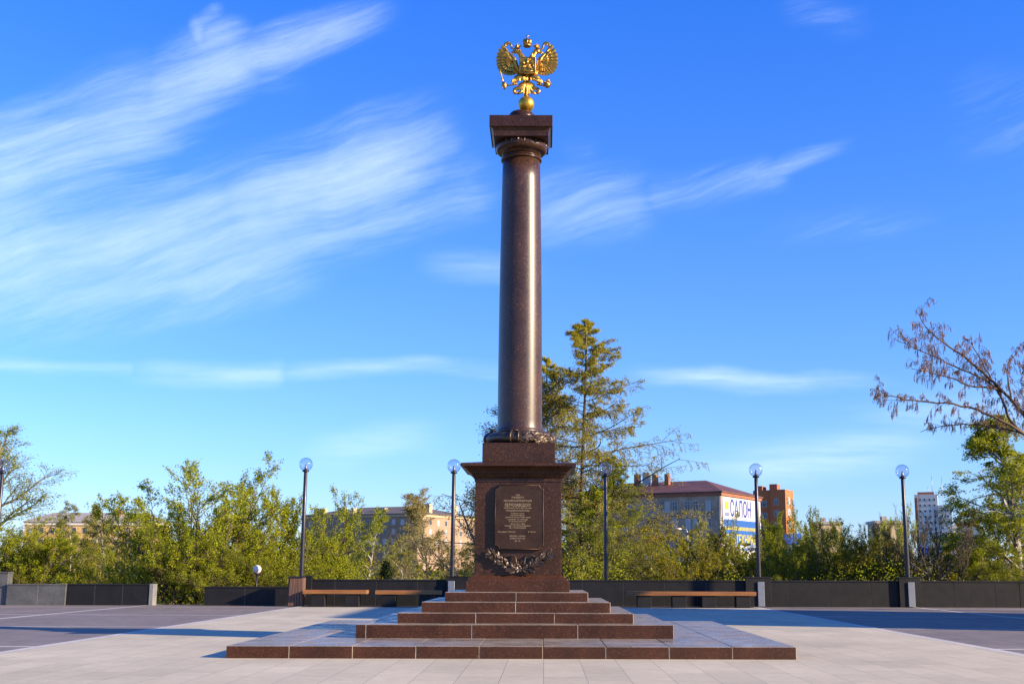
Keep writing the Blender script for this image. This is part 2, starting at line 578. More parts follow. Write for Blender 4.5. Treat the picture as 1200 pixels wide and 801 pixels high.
# wreath torus at the foot of the shaft
tor = MB()
prof = [(.60, zz(4.13))] + [(.60 + .185 * math.cos(a), zz(4.275) + .135 * math.sin(a)) for a in np.linspace(-PI / 2, PI / 2, 9)] + [(.50, zz(4.42)), (.49, zz(4.45))]
tor.lathe(0, 0, prof, 48)
tor = tor.build('base_wreath', M['bronze_relief'], mon)
r_ = random.Random(2); lv = MB()
for i in range(300):
    a = -PI / 2 + r_.uniform(-.05, 2.2) if i < 190 else r_.uniform(0, 2 * PI)
    if -PI / 2 - 1.75 < (a if a < PI / 2 + .7 else a - 2 * PI) < -PI / 2 - .05: continue
    ph = r_.uniform(-.9, 1.25)
    rr = .60 + .192 * math.cos(ph); z = zz(4.275) + .142 * math.sin(ph)
    n = Vector((math.cos(a) * math.cos(ph), math.sin(a) * math.cos(ph), math.sin(ph)))
    tg = Vector((-math.sin(a), math.cos(a), 0)) * r_.choice((1, 1, .8)) + n.cross(Vector((-math.sin(a), math.cos(a), 0))) * r_.uniform(-.7, .7)
    p = Vector((rr * math.cos(a), rr * math.sin(a), z))
    lv.blade(p, p + tg.normalized() * r_.uniform(.07, .13) + n * .012, .05, .014, n)
lv.build('laurel_foliage', M['bronze_relief'], tor)
for a in (-PI / 2 - .02, -PI / 2 - .24, -PI / 2 - 1.3, -.35):
    pts = [((.60 + .20 * math.cos(ph)) * math.cos(a), (.60 + .20 * math.cos(ph)) * math.sin(a), zz(4.275) + .15 * math.sin(ph)) for ph in np.linspace(-1.4, 1.6, 9)]
    MB().tube(pts, .022, 6).build('ribbon', M['bronze_relief'], tor)
MB().tube([(-.17, -.60, zz(4.43)), (-.02, -.62, zz(4.43))], .022, 6).build('ribbon', M['bronze_relief'], tor)
# shaft with entasis and ring mouldings
pr = [(.515, zz(4.42)), (.515, zz(4.47)), (.497, zz(4.49)), (.489, zz(4.54))]
for t in np.linspace(0.02, 1, 14):
    pr.append((.489 - .047 * t - .012 * t * t + .012 * math.sin(PI * t), zz(4.56 + (10.69 - 4.56) * t)))
MB().lathe(0, 0, pr, 72).build('shaft', M['shaft'], mon)
ring = MB()
ring.lathe(0, 0, [(.42, zz(10.67))] + [(.44 + .032 * math.cos(a), zz(10.712) + .032 * math.sin(a)) for a in np.linspace(-PI / 2, PI / 2, 9)] + [(.42, zz(10.746))], 64)
ring.lathe(0, 0, [(.42, zz(10.744))] + [(.438 + .016 * math.cos(a), zz(10.762) + .016 * math.sin(a)) for a in np.linspace(-PI / 2, PI / 2, 7)] + [(.42, zz(10.78))], 64)
ring.build('neck_ring', M['pedestal'], mon)
cap = MB()
cap.lathe(0, 0, [(.42, zz(10.74)), (.428, zz(10.83)), (.45, zz(10.835)), (.45, zz(10.855)), (.455, zz(10.862)), (.51, zz(10.868)), (.555, zz(10.89)), (.585, zz(10.94)), (.592, zz(11.0)), (.582, zz(11.06)), (.55, zz(11.10)), (.5, zz(11.11))], 64)
capo = cap.build('capital', M['pedestal'], mon)
for k in range(26):
    egg = MB()
    a = 2 * PI * k / 26
    u_ = Vector((math.cos(a), math.sin(a), 0))
    egg.blade(u_ * .592 + Vector((0, 0, zz(11.06))), u_ * .555 + Vector((0, 0, zz(10.90))), .085, .024, u_)
    a += PI / 26; u_ = Vector((math.cos(a), math.sin(a), 0))
    egg.blade(u_ * .588 + Vector((0, 0, zz(11.05))), u_ * .562 + Vector((0, 0, zz(10.91))), .03, .018, u_)
    egg.build('carved_leaf', M['pedestal'], capo)
MB().frustum(0, 0, [(.56, .56, zz(11.08)), (.62, .62, zz(11.085)), (.62, .62, zz(11.155)), (.625, .625, zz(11.16)), (.628, .628, zz(11.20)), (.645, .645, zz(11.245)), (.675, .675, zz(11.275)), (.69, .69, zz(11.28)), (.712, .712, zz(11.284)), (.712, .712, zz(11.544))]).build('abacus', M['pedestal'], mon, bevel=.005)
MB().lathe(0, 0, [(.31, zz(11.54)), (.31, zz(11.74)), (.30, zz(11.80)), (.26, zz(11.855)), (.19, zz(11.89)), (.10, zz(11.92))], 40).build('finial_base', M['pedestal'], mon)


# plaque with concave corners
def notched(hw, hh, r, n=5):
    P = []
    for sx, sz, a0 in ((1, -1, 180), (1, 1, 270), (-1, 1, 0), (-1, -1, 90)):
        for k in range(n + 1):
            a = R(a0 - 90 * k / n) if True else 0
            P.append((sx * hw + r * math.cos(a), sz * hh + r * math.sin(a)))
    return P


PZ = zz(2.568)
PXo = .02


def notch_poly(hw, hh, r):
    pts = []
    for (sx, sz, a0, a1) in ((-1, -1, 90, 0), (1, -1, 180, 90), (1, 1, 270, 180), (-1, 1, 360, 270)):
        for k in range(7):
            a = R(a0 + (a1 - a0) * k / 6)
            pts.append((PXo + sx * hw + r * math.cos(a), PZ + sz * hh + r * math.sin(a)))
    return pts


pl = MB().prism_xz(notch_poly(.518, .678, .085), FY - .075, FY + .01).build('plaque', M['bronze'], mon, bevel=.018, seg=2)
rim = MB()
po = notch_poly(.501, .66, .092)
for k in range(len(po)):
    a, b_ = po[k], po[(k + 1) % len(po)]
    rim.tube([(a[0], FY - .076, a[1]), (b_[0], FY - .076, b_[1])], .007, 5)
rim.build('rim', M['bronze'], pl)


def text(name, body, size, loc, mat, parent, rot=(R(90), 0, 0), ext=.003, width=None, bold=0.0):
    cu = bpy.data.curves.new(name, 'FONT')
    cu.body = body; cu.size = size; cu.align_x = 'CENTER'; cu.align_y = 'CENTER'; cu.extrude = ext; cu.resolution_u = 3; cu.offset = bold
    o = bpy.data.objects.new(name, cu)
    COL.objects.link(o)
    bpy.context.view_layer.update()
    dg = bpy.context.evaluated_depsgraph_get()
    me = bpy.data.meshes.new_from_object(o.evaluated_get(dg))
    bpy.data.objects.remove(o)
    me.materials.append(mat)
    q = link(name, me, parent, loc, rot)
    if width:
        xs = [v.co.x for v in me.vertices]
        w = max(xs) - min(xs)
        q.scale = (width / w, 1, 1)
    return q


ROWS = [(.455, 'УКАЗ', .045, .09), (.405, 'ПРЕЗИДЕНТА', .045, .26), (.335, 'РОССИЙСКОЙ ФЕДЕРАЦИИ', .052, .58),
        (.245, 'ПЕТРОЗАВОДСКУ', .085, .54), (.185, 'ПРИСВОЕНО ПОЧЕТНОЕ ЗВАНИЕ', .036, .58), (.13, 'ГОРОД ВОИНСКОЙ СЛАВЫ', .045, .50),
        (.075, 'за мужество, стойкость', .036, .28), (.035, 'и массовый героизм,', .036, .30), (-.005, 'проявленные защитниками города', .036, .52),
        (-.05, 'в борьбе за свободу', .036, .42), (-.09, 'и независимость', .036, .36), (-.14, 'Отечества', .036, .30),
        (-.18, 'Президент Российской Федерации', .036, .54), (-.22, 'в городе', .036, .34),
        (-.395, 'МОСКВА, КРЕМЛЬ', .04, .33), (-.44, '6 апреля 2015 года', .036, .30), (-.495, '№ 175', .04, .11)]
for dz, s_, sz, w in ROWS:
    text('lettering', s_, sz, (PXo - .03, FY - .076, PZ + dz), M['letters'], pl, width=w)
text('lettering', 'Президент России', .036, (PXo - .26, FY - .076, PZ - .305), M['letters'], pl, width=.36)
text('lettering', 'В. Путин', .036, (PXo + .27, FY - .076, PZ - .305), M['letters'], pl, width=.16)

# bronze oak-and-laurel branches below the plaque
wr = MB(); r_ = random.Random(9)
for sx in (-1, 1):
    cps = [(0.03, zz(1.47)), (.18, zz(1.515)), (.34, zz(1.62)), (.50, zz(1.74)), (.63, zz(1.80))]
    pts = [(.05 + sx * x, FY - .045, z) for x, z in cps]
    wr.tube(pts, [.022, .02, .018, .015, .008], 6)
    for k in range(64):
        t = r_.uniform(0.02, .99) * (len(pts) - 1)
        i = int(t); f_ = t - i
        p = Vector(pts[i]).lerp(Vector(pts[i + 1]), f_)
        d = (Vector(pts[i + 1]) - Vector(pts[i])).normalized()
        ang = r_.choice((-1, 1)) * r_.uniform(.35, 1.0)
        d = Matrix.Rotation(ang, 3, 'Y') @ d
        L = r_.uniform(.10, .17)
        wr.blade(p + Vector((0, r_.uniform(-.03, .01), 0)), p + d * L + Vector((0, -r_.uniform(.02, .06), 0)), (.055), .022, (r_.uniform(-.4, .4), -1, r_.uniform(-.4, .4)))
    for q in range(9):   # curling ribbon ends
        pass
    rp = [(.05 + sx * x, FY - .05 - .02 * math.sin(x * 30), z) for x, z in ((.06, zz(1.55)), (.09, zz(1.66)), (.10, zz(1.74)), (.17, zz(1.785)), (.26, zz(1.775)), (.33, zz(1.74)), (.37, zz(1.755)))]
    wr.tube(rp, .02, 6)
    rp = [(.05 + sx * x, FY - .06, z) for x, z in ((.02, zz(1.50)), (.07, zz(1.45)), (.12, zz(1.42)))]
    wr.tube(rp, [.02, .026, .012], 6)
for k in range(26):
    a = r_.uniform(0, 2 * PI)
    p = Vector((.05 + r_.uniform(-.08, .08), FY - r_.uniform(.02, .06), zz(1.53) + r_.uniform(-.08, .07)))
    wr.blade(p, p + Vector((math.cos(a) * .09, -.03, math.sin(a) * .09)), .05, .018)
wr.build('oak_branches', M['bronze_relief'], mon)

# ------------------------------------------------------------------ gilded eagle
EX, EY, EZ = XC + .115, YC, 11.90
eag = empty('gilded_eagle', (EX, EY, EZ), 'gilded double headed eagle standing on a gold ball', 'statue')
BR = .187
MB().ball((0, 0, BR), BR, n=32).build('ball', M['goldball'], eag)
EB = 2 * BR - .01


def e(cx, cy, y=0.0): return Vector(((cx - 345) / 417.0, y, EB + 1.062 * (632 - cy) / 417.0))


def eagle():
    r_ = random.Random(5)
    # body with two necks
    b = MB()
    b.tube([e(345, 560), e(345, 500), e(346, 450), e(347, 400), e(350, 340), e(352, 290), e(352, 262)], [.05, .055, .10, .16, .19, .16, .09], 14, squash=.55)
    for sx in (-1, 1):
        q = lambda x, y, d=0.: e(350 + sx * x, y, d)
        b.tube([q(25, 300), q(40, 262), q(58, 232), q(72, 205), q(92, 188)], [.095, .078, .066, .055, .05], 10, squash=.8)
        for k in range(16):       # neck plumage
            t = r_.uniform(.1, .9)
            p = q(25 + 45 * t + r_.uniform(-12, 12), 295 - 90 * t, -.045)
            b.blade(p, p + Vector((-sx * .02, -.03, -.075)), .045, .016)
    for k in range(14):
        p = e(350 + r_.uniform(-70, 70), r_.uniform(425, 460), -.085)
        b.blade(p, p + Vector((r_.uniform(-.02, .02), -.015, -.09)), .05, .02)
    b.build('body', M['gold'], eag)
    for sx in (-1, 1):
        q = lambda x, y, d=0.: e(350 + sx * x, y, d)
        # head
        h = MB()
        h.ball(q(98, 186), .062, 1.15, .8, .95, n=14)
        h.tube([q(112, 184, -.0), q(134, 190), q(150, 200), q(154, 214)], [.036, .028, .018, .005], 8, squash=.7)
        h.tube([q(115, 200), q(132, 206), q(142, 212)], [.022, .016, .005], 7, squash=.7)
        h.tube([q(130, 205), q(146, 218), q(160, 220)], [.010, .010, .003], 5)
        for k in range(7):
            p = q(88 - 4 * k, 178 + 9 * k, -.02 - .02 * (k % 2)); h.blade(p, p + Vector((-sx * .06, 0, .01 - .012 * k)), .035, .014)
        h.ball(q(106, 180, -.05), .010, n=8)
        ho = h.build('head', M['gold'], eag)
        c = MB()
        cz = lambda x, y: q(x, y)
        p = q(95, 152)
        c.lathe(p.x, p.y, [(.040, p.z - .02), (.052, p.z), (.060, p.z + .03), (.054, p.z + .052), (.03, p.z + .075), (.012, p.z + .085)], 10)
        for k in range(8):
            a = 2 * PI * k / 8
            c.blade(p + Vector((.045 * math.cos(a), .045 * math.sin(a), -.01)), p + Vector((.066 * math.cos(a), .066 * math.sin(a), .06)), .03, .012, (math.cos(a), math.sin(a), 0))
        c.ball(p + Vector((0, 0, .095)), .014, n=8)
        c.build('crown', M['gold'], ho)
        # ribbon from the great crown to the side
        rb = MB()
        rb.tube([q(48, 140), q(80, 128), q(112, 150), q(132, 168), q(150, 160), q(158, 128), q(170, 106), q(192, 112), q(206, 140)], [.012, .016, .018, .02, .022, .026, .032, .030, .010], 7, squash=.5)
        rb.tube([q(170, 106), q(186, 100), q(212, 110), q(226, 150), q(222, 164)], [.02, .03, .034, .018, .006], 7, squash=.5)
        rb.tube([q(206, 118), q(216, 134), q(224, 150)], [.02, .028, .006], 7, squash=.5)
        rb.build('crown_ribbon', M['gold'], eag)
        # wing: three layers of feathers fanned from the shoulder
        w = MB()
        cx, cy = 135, 300
        def tipr(an):   # outline radius by angle (deg, 0 = outwards, + = up)
            return np.interp(an, [-92, -60, -45, -20, 0, 20, 40, 55], [128, 142, 155, 165, 168, 180, 200, 212])
        n1 = 13
        for k in range(n1):
            an = -92 + 147 * k / (n1 - 1)
            a = R(an)
            L = tipr(an); r0 = 48
            ww = .118 if an < 35 else .095
            w.blade(q(cx + r0 * math.cos(a), cy - r0 * math.sin(a), .02), q(cx + L * math.cos(a), cy - L * math.sin(a), -.02 + .03 * math.cos(a * 1.5)), ww, .026, (0, -1, 0), bend=.06 * -sx, tip=.82)
        for k in range(10):
            an = -84 + 132 * k / 9; a = R(an); L = tipr(an) * .70
            w.blade(q(cx + 28 * math.cos(a), cy - 28 * math.sin(a), -.025), q(cx + L * math.cos(a), cy - L * math.sin(a), -.05), .104, .030, (0, -1, 0), bend=.06 * -sx, tip=.8)
        for k in range(8):
            an = -75 + 118 * k / 7; a = R(an); L = tipr(an) * .44
            w.blade(q(cx + 10 * math.cos(a), cy - 10 * math.sin(a), -.06), q(cx + L * math.cos(a), cy - L * math.sin(a), -.075), .090, .028, (0, -1, 0), tip=.75)
        # arm of the wing along the inner edge
        w.tube([q(60, 395, 0), q(88, 365, -.01), q(112, 330, -.02), q(122, 290, -.04), q(134, 262, -.045), q(160, 232, -.03), q(190, 198, -.02), q(225, 150, -.01)], [.05, .065, .068, .062, .055, .036, .026, .010], 10, squash=.7)
        for k in range(5):
            p = q(72 + 10 * k, 372 - 2 * k, -.03)
            w.blade(p, p + Vector((sx * (.05 + .015 * k), .02, -.11)), .06, .022)
        w.build('wing', M['gold'], eag)
        # leg with claw
        lg = MB()
        lg.tube([q(30, 440, -.02), q(70, 448, -.05), q(100, 462, -.06), q(118, 490, -.05), q(112, 512, -.05)], [.075, .088, .075, .05, .028], 10, squash=.8)
        for k in range(9):
            p = q(62 + 9 * k, 440 + 4 * k, -.09); lg.blade(p, p + Vector((sx * .03, .0, -.10)), .05, .02)
        for dx_, dy_ in ((30, 2), (24, 18), (34, -14), (-14, 16)):
            lg.tube([q(112, 510, -.05), q(112 + dx_ * .6, 510 + dy_ * .5 - 6, -.07), q(112 + dx_, 512 + dy_, -.05)], [.022, .020, .006], 6)
        lg.build('leg', M['gold'], eag)
    # great crown
    c = MB(); p = e(350, 140)
    c.lathe(p.x, p.y, [(.085, p.z), (.09, p.z + .012), (.09, p.z + .035), (.085, p.z + .04)], 18)
    for sx in (-1, 1):
        c.ball(p + Vector((sx * .052, 0, .115)), .078, .72, .8, 1.05, n=14)
    c.tube([p + Vector((0, -.08, .04)), p + Vector((0, -.07, .12)), p + Vector((0, -.03, .185)), p + Vector((0, .03, .185)), p + Vector((0, .08, .04))], .022, 8)
    c.ball(p + Vector((0, 0, .205)), .026, n=10)
    c.tube([p + Vector((0, 0, .215)), p + Vector((0, 0, .30))], .011, 6)
    c.tube([p + Vector((-.035, 0, .265)), p + Vector((.035, 0, .265))], .011, 6)
    c.build('great_crown', M['gold'], eag)
    # shield with a relief
    s = MB()
    hw, top, bot = .195, e(0, 268).z, e(0, 432).z
    x0 = e(354, 0).x
    s.prism_xz([(x0 - hw, bot + .03), (x0 - hw + .03, bot + .01), (x0 - .04, bot), (x0, bot - .02), (x0 + .04, bot), (x0 + hw - .03, bot + .01), (x0 + hw, bot + .03), (x0 + hw, top), (x0 - hw, top)], -.155, -.05)
    so = s.build('shield', M['gold'], eag, bevel=.012)
    q = MB()
    fr = [(x0 - hw + .015, bot + .03), (x0 - hw + .015, top - .015), (x0 + hw - .015, top - .015), (x0 + hw - .015, bot + .03), (x0, bot + .005), (x0 - hw + .015, bot + .03)]
    q.tube([(x, -.157, z) for x, z in fr], .014, 6)
    zc = (top + bot) / 2
    q.ball((x0 - .01, -.155, zc + .0), .07, 1.35, .42, .62, n=12)                 # horse barrel
    q.tube([(x0 - .07, -.16, zc + .02), (x0 - .11, -.17, zc + .08), (x0 - .15, -.165, zc + .07)], [.04, .034, .016], 7)
    for dx_, ex, ez in ((-.07, -.13, -.06), (-.04, -.09, -.11), (.06, .10, -.10), (.05, .04, -.12)):
        q.tube([(x0 + dx_, -.16, zc - .02), (x0 + (dx_ + ex) / 2 - .015, -.165, zc - .05), (x0 + ex, -.16, zc + ez)], [.024, .018, .010], 6)
    q.tube([(x0 + .08, -.16, zc + .01), (x0 + .13, -.165, zc + .02), (x0 + .145, -.16, zc - .06)], [.018, .022, .008], 6)
    q.tube([(x0 - .01, -.165, zc + .03), (x0 + .0, -.175, zc + .09), (x0 + .005, -.17, zc + .12)], [.035, .034, .02], 7)
    q.ball((x0 + .005, -.175, zc + .145), .024, n=8)
    q.blade((x0 + .03, -.165, zc + .12), (x0 + .15, -.165, zc + .06), .08, .025)
    q.tube([(x0 + .07, -.18, zc + .16), (x0 - .12, -.175, zc - .14)], .009, 6)
    q.tube([(x0 - .15, -.16, zc - .13), (x0 - .09, -.165, zc - .15), (x0 - .02, -.16, zc - .135), (x0 + .06, -.165, zc - .155), (x0 + .13, -.16, zc - .13)], [.01, .022, .024, .02, .006], 7)
    q.build('relief', M['gold'], so)
    # sceptre in the left claw, with its cross bar, and orb in the right claw
    s = MB()
    s.tube([e(78, 350, -.06), e(92, 400, -.06), e(112, 470, -.06), e(128, 520, -.06)], .016, 8)
    p = e(132, 530, -.06)
    s.tube([e(120, 492, -.06), e(126, 510, -.06), e(131, 530, -.06), e(136, 555, -.06), e(139, 572, -.06)], [.018, .05, .058, .04, .006], 8)
    s.tube([e(140, 532, -.06), e(180, 528, -.06), e(225, 520, -.06), e(250, 515, -.05)], .017, 8)
    for k in range(6):
        a = 2 * PI * k / 6
        s.blade(p, p + Vector((.075 * math.cos(a), -.03, .075 * math.sin(a))), .035, .016)
    s.build('sceptre', M['gold'], eag)
    o = MB()
    c_ = e(546, 522, -.06)
    o.ball(c_, .078, n=16)
    o.tube([c_ + Vector((-.08, 0, 0)), c_ + Vector((0, -.082, 0)), c_ + Vector((.08, 0, 0))], .014, 6)
    for a in np.linspace(0, PI, 7)[:-1]:
        o.tube([c_ + Vector((math.cos(a + t) * .078, -.03, math.sin(a + t) * .078)) for t in (0, .3, .6)], .013, 6)
    o.tube([c_ + Vector((0, -.08, -.02)), c_ + Vector((0, -.06, .055)), c_ + Vector((0, 0, .085))], .013, 6)
    o.tube([c_ + Vector((.01, 0, .07)), c_ + Vector((.025, 0, .145))], .014, 6)
    o.tube([c_ + Vector((-.02, 0, .118)), c_ + Vector((.06, 0, .105))], .013, 6)
    o.tube([e(455, 518, -.05), e(490, 528, -.06), e(520, 530, -.06)], .018, 8)
    o.build('orb', M['gold'], eag)
    # tail: fan of plumes and curled side feathers
    t_ = MB()
    t_.tube([e(345, 470), e(345, 520), e(345, 575), e(345, 634)], [.05, .062, .075, .05], 10, squash=.8)
    for k in range(9):
        a = R(-62 + 124 * k / 8)
        p0 = e(345 + 25 * math.sin(a), 490, -.035)
        L = 128 - 40 * abs(math.sin(a))
        t_.blade(p0, e(345 + L * .95 * math.sin(a), 500 + L * math.cos(a) * .98, -.05 + .03 * abs(math.sin(a))), .085, .03, bend=.05 * (1 if a < 0 else -1))
    for sx in (-1, 1):
        q = lambda x, y, d=0.: e(345 + sx * x, y, d)
        t_.tube([q(30, 530, -.02), q(60, 548, -.02), q(88, 550, -.02), q(112, 560, -.02), q(122, 580, -.02), q(110, 598, -.02), q(94, 592, -.02), q(92, 578, -.02)], [.03, .042, .045, .042, .040, .034, .026, .010], 9, squash=.8)
        t_.tube([q(30, 570, -.03), q(58, 590, -.03), q(78, 600, -.03), q(92, 612, -.03)], [.03, .038, .034, .01], 8, squash=.8)
    t_.build('tail', M['gold'], eag)


eagle()

# ------------------------------------------------------------------ walls at the back of the plaza
WY = 50.0


def wall(name, x0, x1, z, label, mat, pw=1.7, thick=.45, start=0.0, y=WY, cap=None):
    t = empty(name, ((x0 + x1) / 2, y, 0), label, 'wall')
    c = (x0 + x1) / 2
    xs = [x0]
    q = x0 + start if start else x0 + pw
    while q < x1 - .3:
        xs.append(q); q += pw
    xs.append(x1)
    b = MB()
    for i in range(len(xs) - 1):
        g0 = .008 if i else 0; g1 = .008 if i < len(xs) - 2 else 0
        b.box(xs[i] + g0 - c, xs[i + 1] - g1 - c, 0, thick, -.03, z - .06)
    b.build('facing', mat, t, bevel=.006)
    MB().box(x0 - c + .02, x1 - c - .02, .012, thick - .012, -.02, z - .065).build('mortar_core', M['mortar'], t)
    b = MB()
    for i in range(0, len(xs) - 1):
        b.box(xs[i] - c + (.004 if i else -.02), xs[i + 1] - c - (.004 if i < len(xs) - 2 else -.02), -.025, thick + .02, z - .058, z)
    b.build('coping', cap or mat, t, bevel=.006)
    return t


w_a = wall('stone_pillar', -23.6, -22.12, 1.34, 'grey stone wall block at the left edge, taller than the low wall', M['wallgrey'], 1.5)
w_b = wall('stone_wall', -22.08, -19.66, .85, 'low granite wall coloured paler for the light on its face, beside the tall grey block', M['wallgrey'], 1.3, y=WY - .1)  # paler grey here paints in the light its differently turned face catches
w_b2 = wall('stone_wall', -19.64, -16.25, .86, 'low dark granite wall with a sunlit end coloured pale, facing the gap', M['wallstone'], 1.15)
MB().box(1.700, 1.86, -.03, .47, -.02, .868).build('end_block', M['wallsunlit'], w_b2, bevel=.006)  # pale stone puts the sunlight on this end face into its colour
w_c = wall('stone_wall', -13.98, -10.48, .77, 'low black granite wall between the gap and the wooden litter bin', M['wallstone'], 1.68)
w_d = wall('stone_wall', -9.95, 19.6, 1.07, 'long high black granite wall behind the benches', M['wallstone'], 1.70, .5, start=1.35)
w_e = wall('stone_wall', 19.62, 40, 1.07, 'black granite wall running out of sight past the last lamp', M['wallstone'], 1.70, .5)
cD = (-9.95 + 19.6) / 2
for px0, px1 in ((-9.93, -9.55), (-4.02, -3.10), (8.30, 9.35), (14.62, 15.50)):
    MB().box(px0 - cD, px1 - cD, -.16 if px0 > -9 else -.10, -.027, -.02, 1.165).box(px0 - cD - .02, px1 - cD + .02, -.18 if px0 > -9 else -.12, .3, 1.167, 1.215).build('pilaster', M['wallstone'], w_d, bevel=.006)


# ------------------------------------------------------------------ lamps
def lamp(x, y, zb, zt, label, sleeve=None):
    t = empty('street_lamp', (x, y, zb), label, 'lamp', 'globe lamps along the back wall')
    h = zt - zb
    MB().lathe(0, 0, [(.095, 0), (.095, .5), (.088, h * .5), (.075, h - .62), (.06, h - .60), (.06, h - .55)], 16).build('pole', M['polemetal'], t)
    MB().lathe(0, 0, [(.13, h - .60), (.15, h - .57), (.12, h - .53), (.085, h - .50)], 18).build('collar', M['polemetal'], t)
    MB().lathe(0, 0, [(.065, h - .52), (.055, h - .40), (.035, h - .36), (.03, h - .28)], 12).build('bulb_holder', M['steel'], t)
    r = .285
    MB().lathe(0, 0, [(max(r * math.sin(a), .001), h - r - r * math.cos(a)) for a in np.linspace(.32, PI, 20)], 32, caps=False).build('globe', M['globe'], t)
    if sleeve:
        MB().box(-.135, .135, sleeve[0], sleeve[1], .02, 1.02).build('base_plate', M['steel'], t, bevel=.01)
    return t


Lh = 5.83
lamp(at(3, 560, 50.7).x, 50.7, -.05, Lh + .22, 'globe lamp on tall pole cut off by the left edge, before the bare tree')
lamp(at(356.5, 610, 50.3).x, 50.3, 0, Lh + .28, 'globe lamp on tall pole rising behind the wooden litter bin')
lamp(at(531.5, 610, 50.2).x, 50.2, 0, Lh + .22, 'globe lamp on tall pole just left of the granite pedestal', (-.42, -.37))
lamp(at(710.5, 610, 50.7).x, 50.7, 0, Lh + .15, 'globe lamp on tall pole in front of the larch, right of the pedestal')
lamp(at(888, 610, 50.2).x, 50.2, 0, Lh + .08, 'globe lamp on tall pole overlapping the billboard, at the right end of the long bench', (-.42, -.37))
lamp(at(1061, 610, 50.2).x, 50.2, 0, Lh + .05, 'globe lamp on tall pole before the white tower block', (-.42, -.37))


def small_globe(x, y, z, zb, label, r=.175):
    t = empty('garden_lamp', (x, y, zb), label, 'lamp')
    h = z - zb
    MB().tube([(0, 0, 0), (0, 0, h - r)], .04, 8).build('post', M['black'], t)
    MB().lathe(0, 0, [(.06, h - r - .06), (.09, h - r), (.07, h - r + .04)], 12).build('collar', M['black'], t)
    MB().ball((0, 0, h), r, n=20).build('globe', M['whiteglobe'], t)


p = at(302, 667.5, 51.3); small_globe(p.x, p.y, p.z, -.04, 'small white globe lamp on thin black post behind the low wall', .18)
p = at(402, 648.5, 75); small_globe(p.x, p.y, p.z, -3.64, 'tiny white globe lamp among the birches beyond the benches', .14)


# ------------------------------------------------------------------ benches
def bench(x0, x1, legs, y, label, zs=.50):
    c = (x0 + x1) / 2
    t = empty('bench', (c, y, 0), label, 'bench', 'benches along the back wall')
    b = MB()
    for k in range(4):
        b.box(x0 - c, x1 - c, .15 * k, .15 * k + .138, zs, zs + .16)
    b.build('seat', M['benchwood'], t, bevel=.012)
    for lx in legs:
        MB().box(lx - .28 - c, lx + .28 - c, .06, .54, -.02, zs - .002).build('leg', M['wallstone'], t, bevel=.01)
    return t


BY = 48.6
bx = lambda p: at(p, 700, BY).x
bench(bx(355), bx(430.5), [bx(373), bx(413)], BY, 'wooden bench beside the litter bin, left one of two', .50)
bench(bx(440), bx(517), [bx(456), bx(500)], BY, 'wooden bench between its twin and the platform steps', .49)
bench(bx(735), bx(887), [bx(756), bx(797), bx(832), bx(872)], BY, 'long wooden bench on four blocks right of the column', .47)

# wooden litter bin
tb = empty('litter_bin', (at(348, 700, 49.2).x, 49.2, 0), 'brown slatted wooden litter bin against the wall by the benches', 'litter bin')
b = MB()
for k in range(5):
    x = -.29 + .118 * k
    b.add([(x + .012, -.25, .03), (x + .11, -.25, .03), (x + .11, -.21, .03), (x + .012, -.21, .03), (x * .86 + .012, -.22, 1.14), (x * .86 + .104, -.22, 1.14), (x * .86 + .104, -.18, 1.14), (x * .86 + .012, -.18, 1.14)],
          [(3, 2, 1, 0), (4, 5, 6, 7), (0, 1, 5, 4), (1, 2, 6, 5), (2, 3, 7, 6), (3, 0, 4, 7)])
    for sx in (-1, 1):
        y = -.2 + .10 * k
        b.box(sx * .285 - .02, sx * .285 + .02, y, y + .09, .03, 1.13)
b.build('slats', M['binwood'], tb, bevel=.006)
MB().box(-.262, .262, -.185, .25, .0, 1.12).build('liner', M['black'], tb)
MB().box(-.31, .31, -.27, .3, 1.142, 1.19).build('lid', M['polemetal'], tb, bevel=.01)

# ------------------------------------------------------------------ buildings


class Frame:
    """a facade: origin, direction along the wall, outward normal"""
    def __init__(s, o, d, n): s.o = Vector(o); s.d = Vector(d).normalized(); s.n = Vector(n).normalized()
    def p(s, u, z, out=0.0): return s.o + s.d * u + s.n * out + Vector((0, 0, z))


WINME = {}


def window(parent, fr, u, z, w, h, pale=False, mull=True):
    """frame with its pane as a sub-part; meshes shared between equal windows"""
    key = (round(w, 2), round(h, 2), pale, mull)
    rz = math.atan2(fr.d.y, fr.d.x)
    if key not in WINME:
        b = MB(); t_ = .09
        b.box(-w / 2, -w / 2 + t_, -.06, .1, 0, h).box(w / 2 - t_, w / 2, -.06, .1, 0, h).box(-w / 2 + t_, w / 2 - t_, -.06, .1, h - t_, h).box(-w / 2 + t_, w / 2 - t_, -.06, .1, 0, t_)
        if mull:
            b.box(-.04, .04, -.05, .09, t_, h - t_).box(-w / 2 + t_, -.042, -.05, .09, h * .68, h * .68 + .07).box(.042, w / 2 - t_, -.05, .09, h * .68, h * .68 + .07)
        fo = b.build('window', M['winframe'])
        po = MB().box(-w / 2 + t_, w / 2 - t_, -.02, .06, t_, h - t_).build('pane', M['panepale' if pale else 'panewin'])
        WINME[key] = (fo.data, po.data)
        bpy.data.objects.remove(fo); bpy.data.objects.remove(po)
    a, b_ = WINME[key]
    o = link('window', a, parent, fr.p(u, z, .03), (0, 0, rz))
    link('pane', b_, o)
    return o


def block(x0, x1, y0, y1, z0, z1, b=None):
    b = b or MB()
    return b.box(x0, x1, y0, y1, z0, z1)


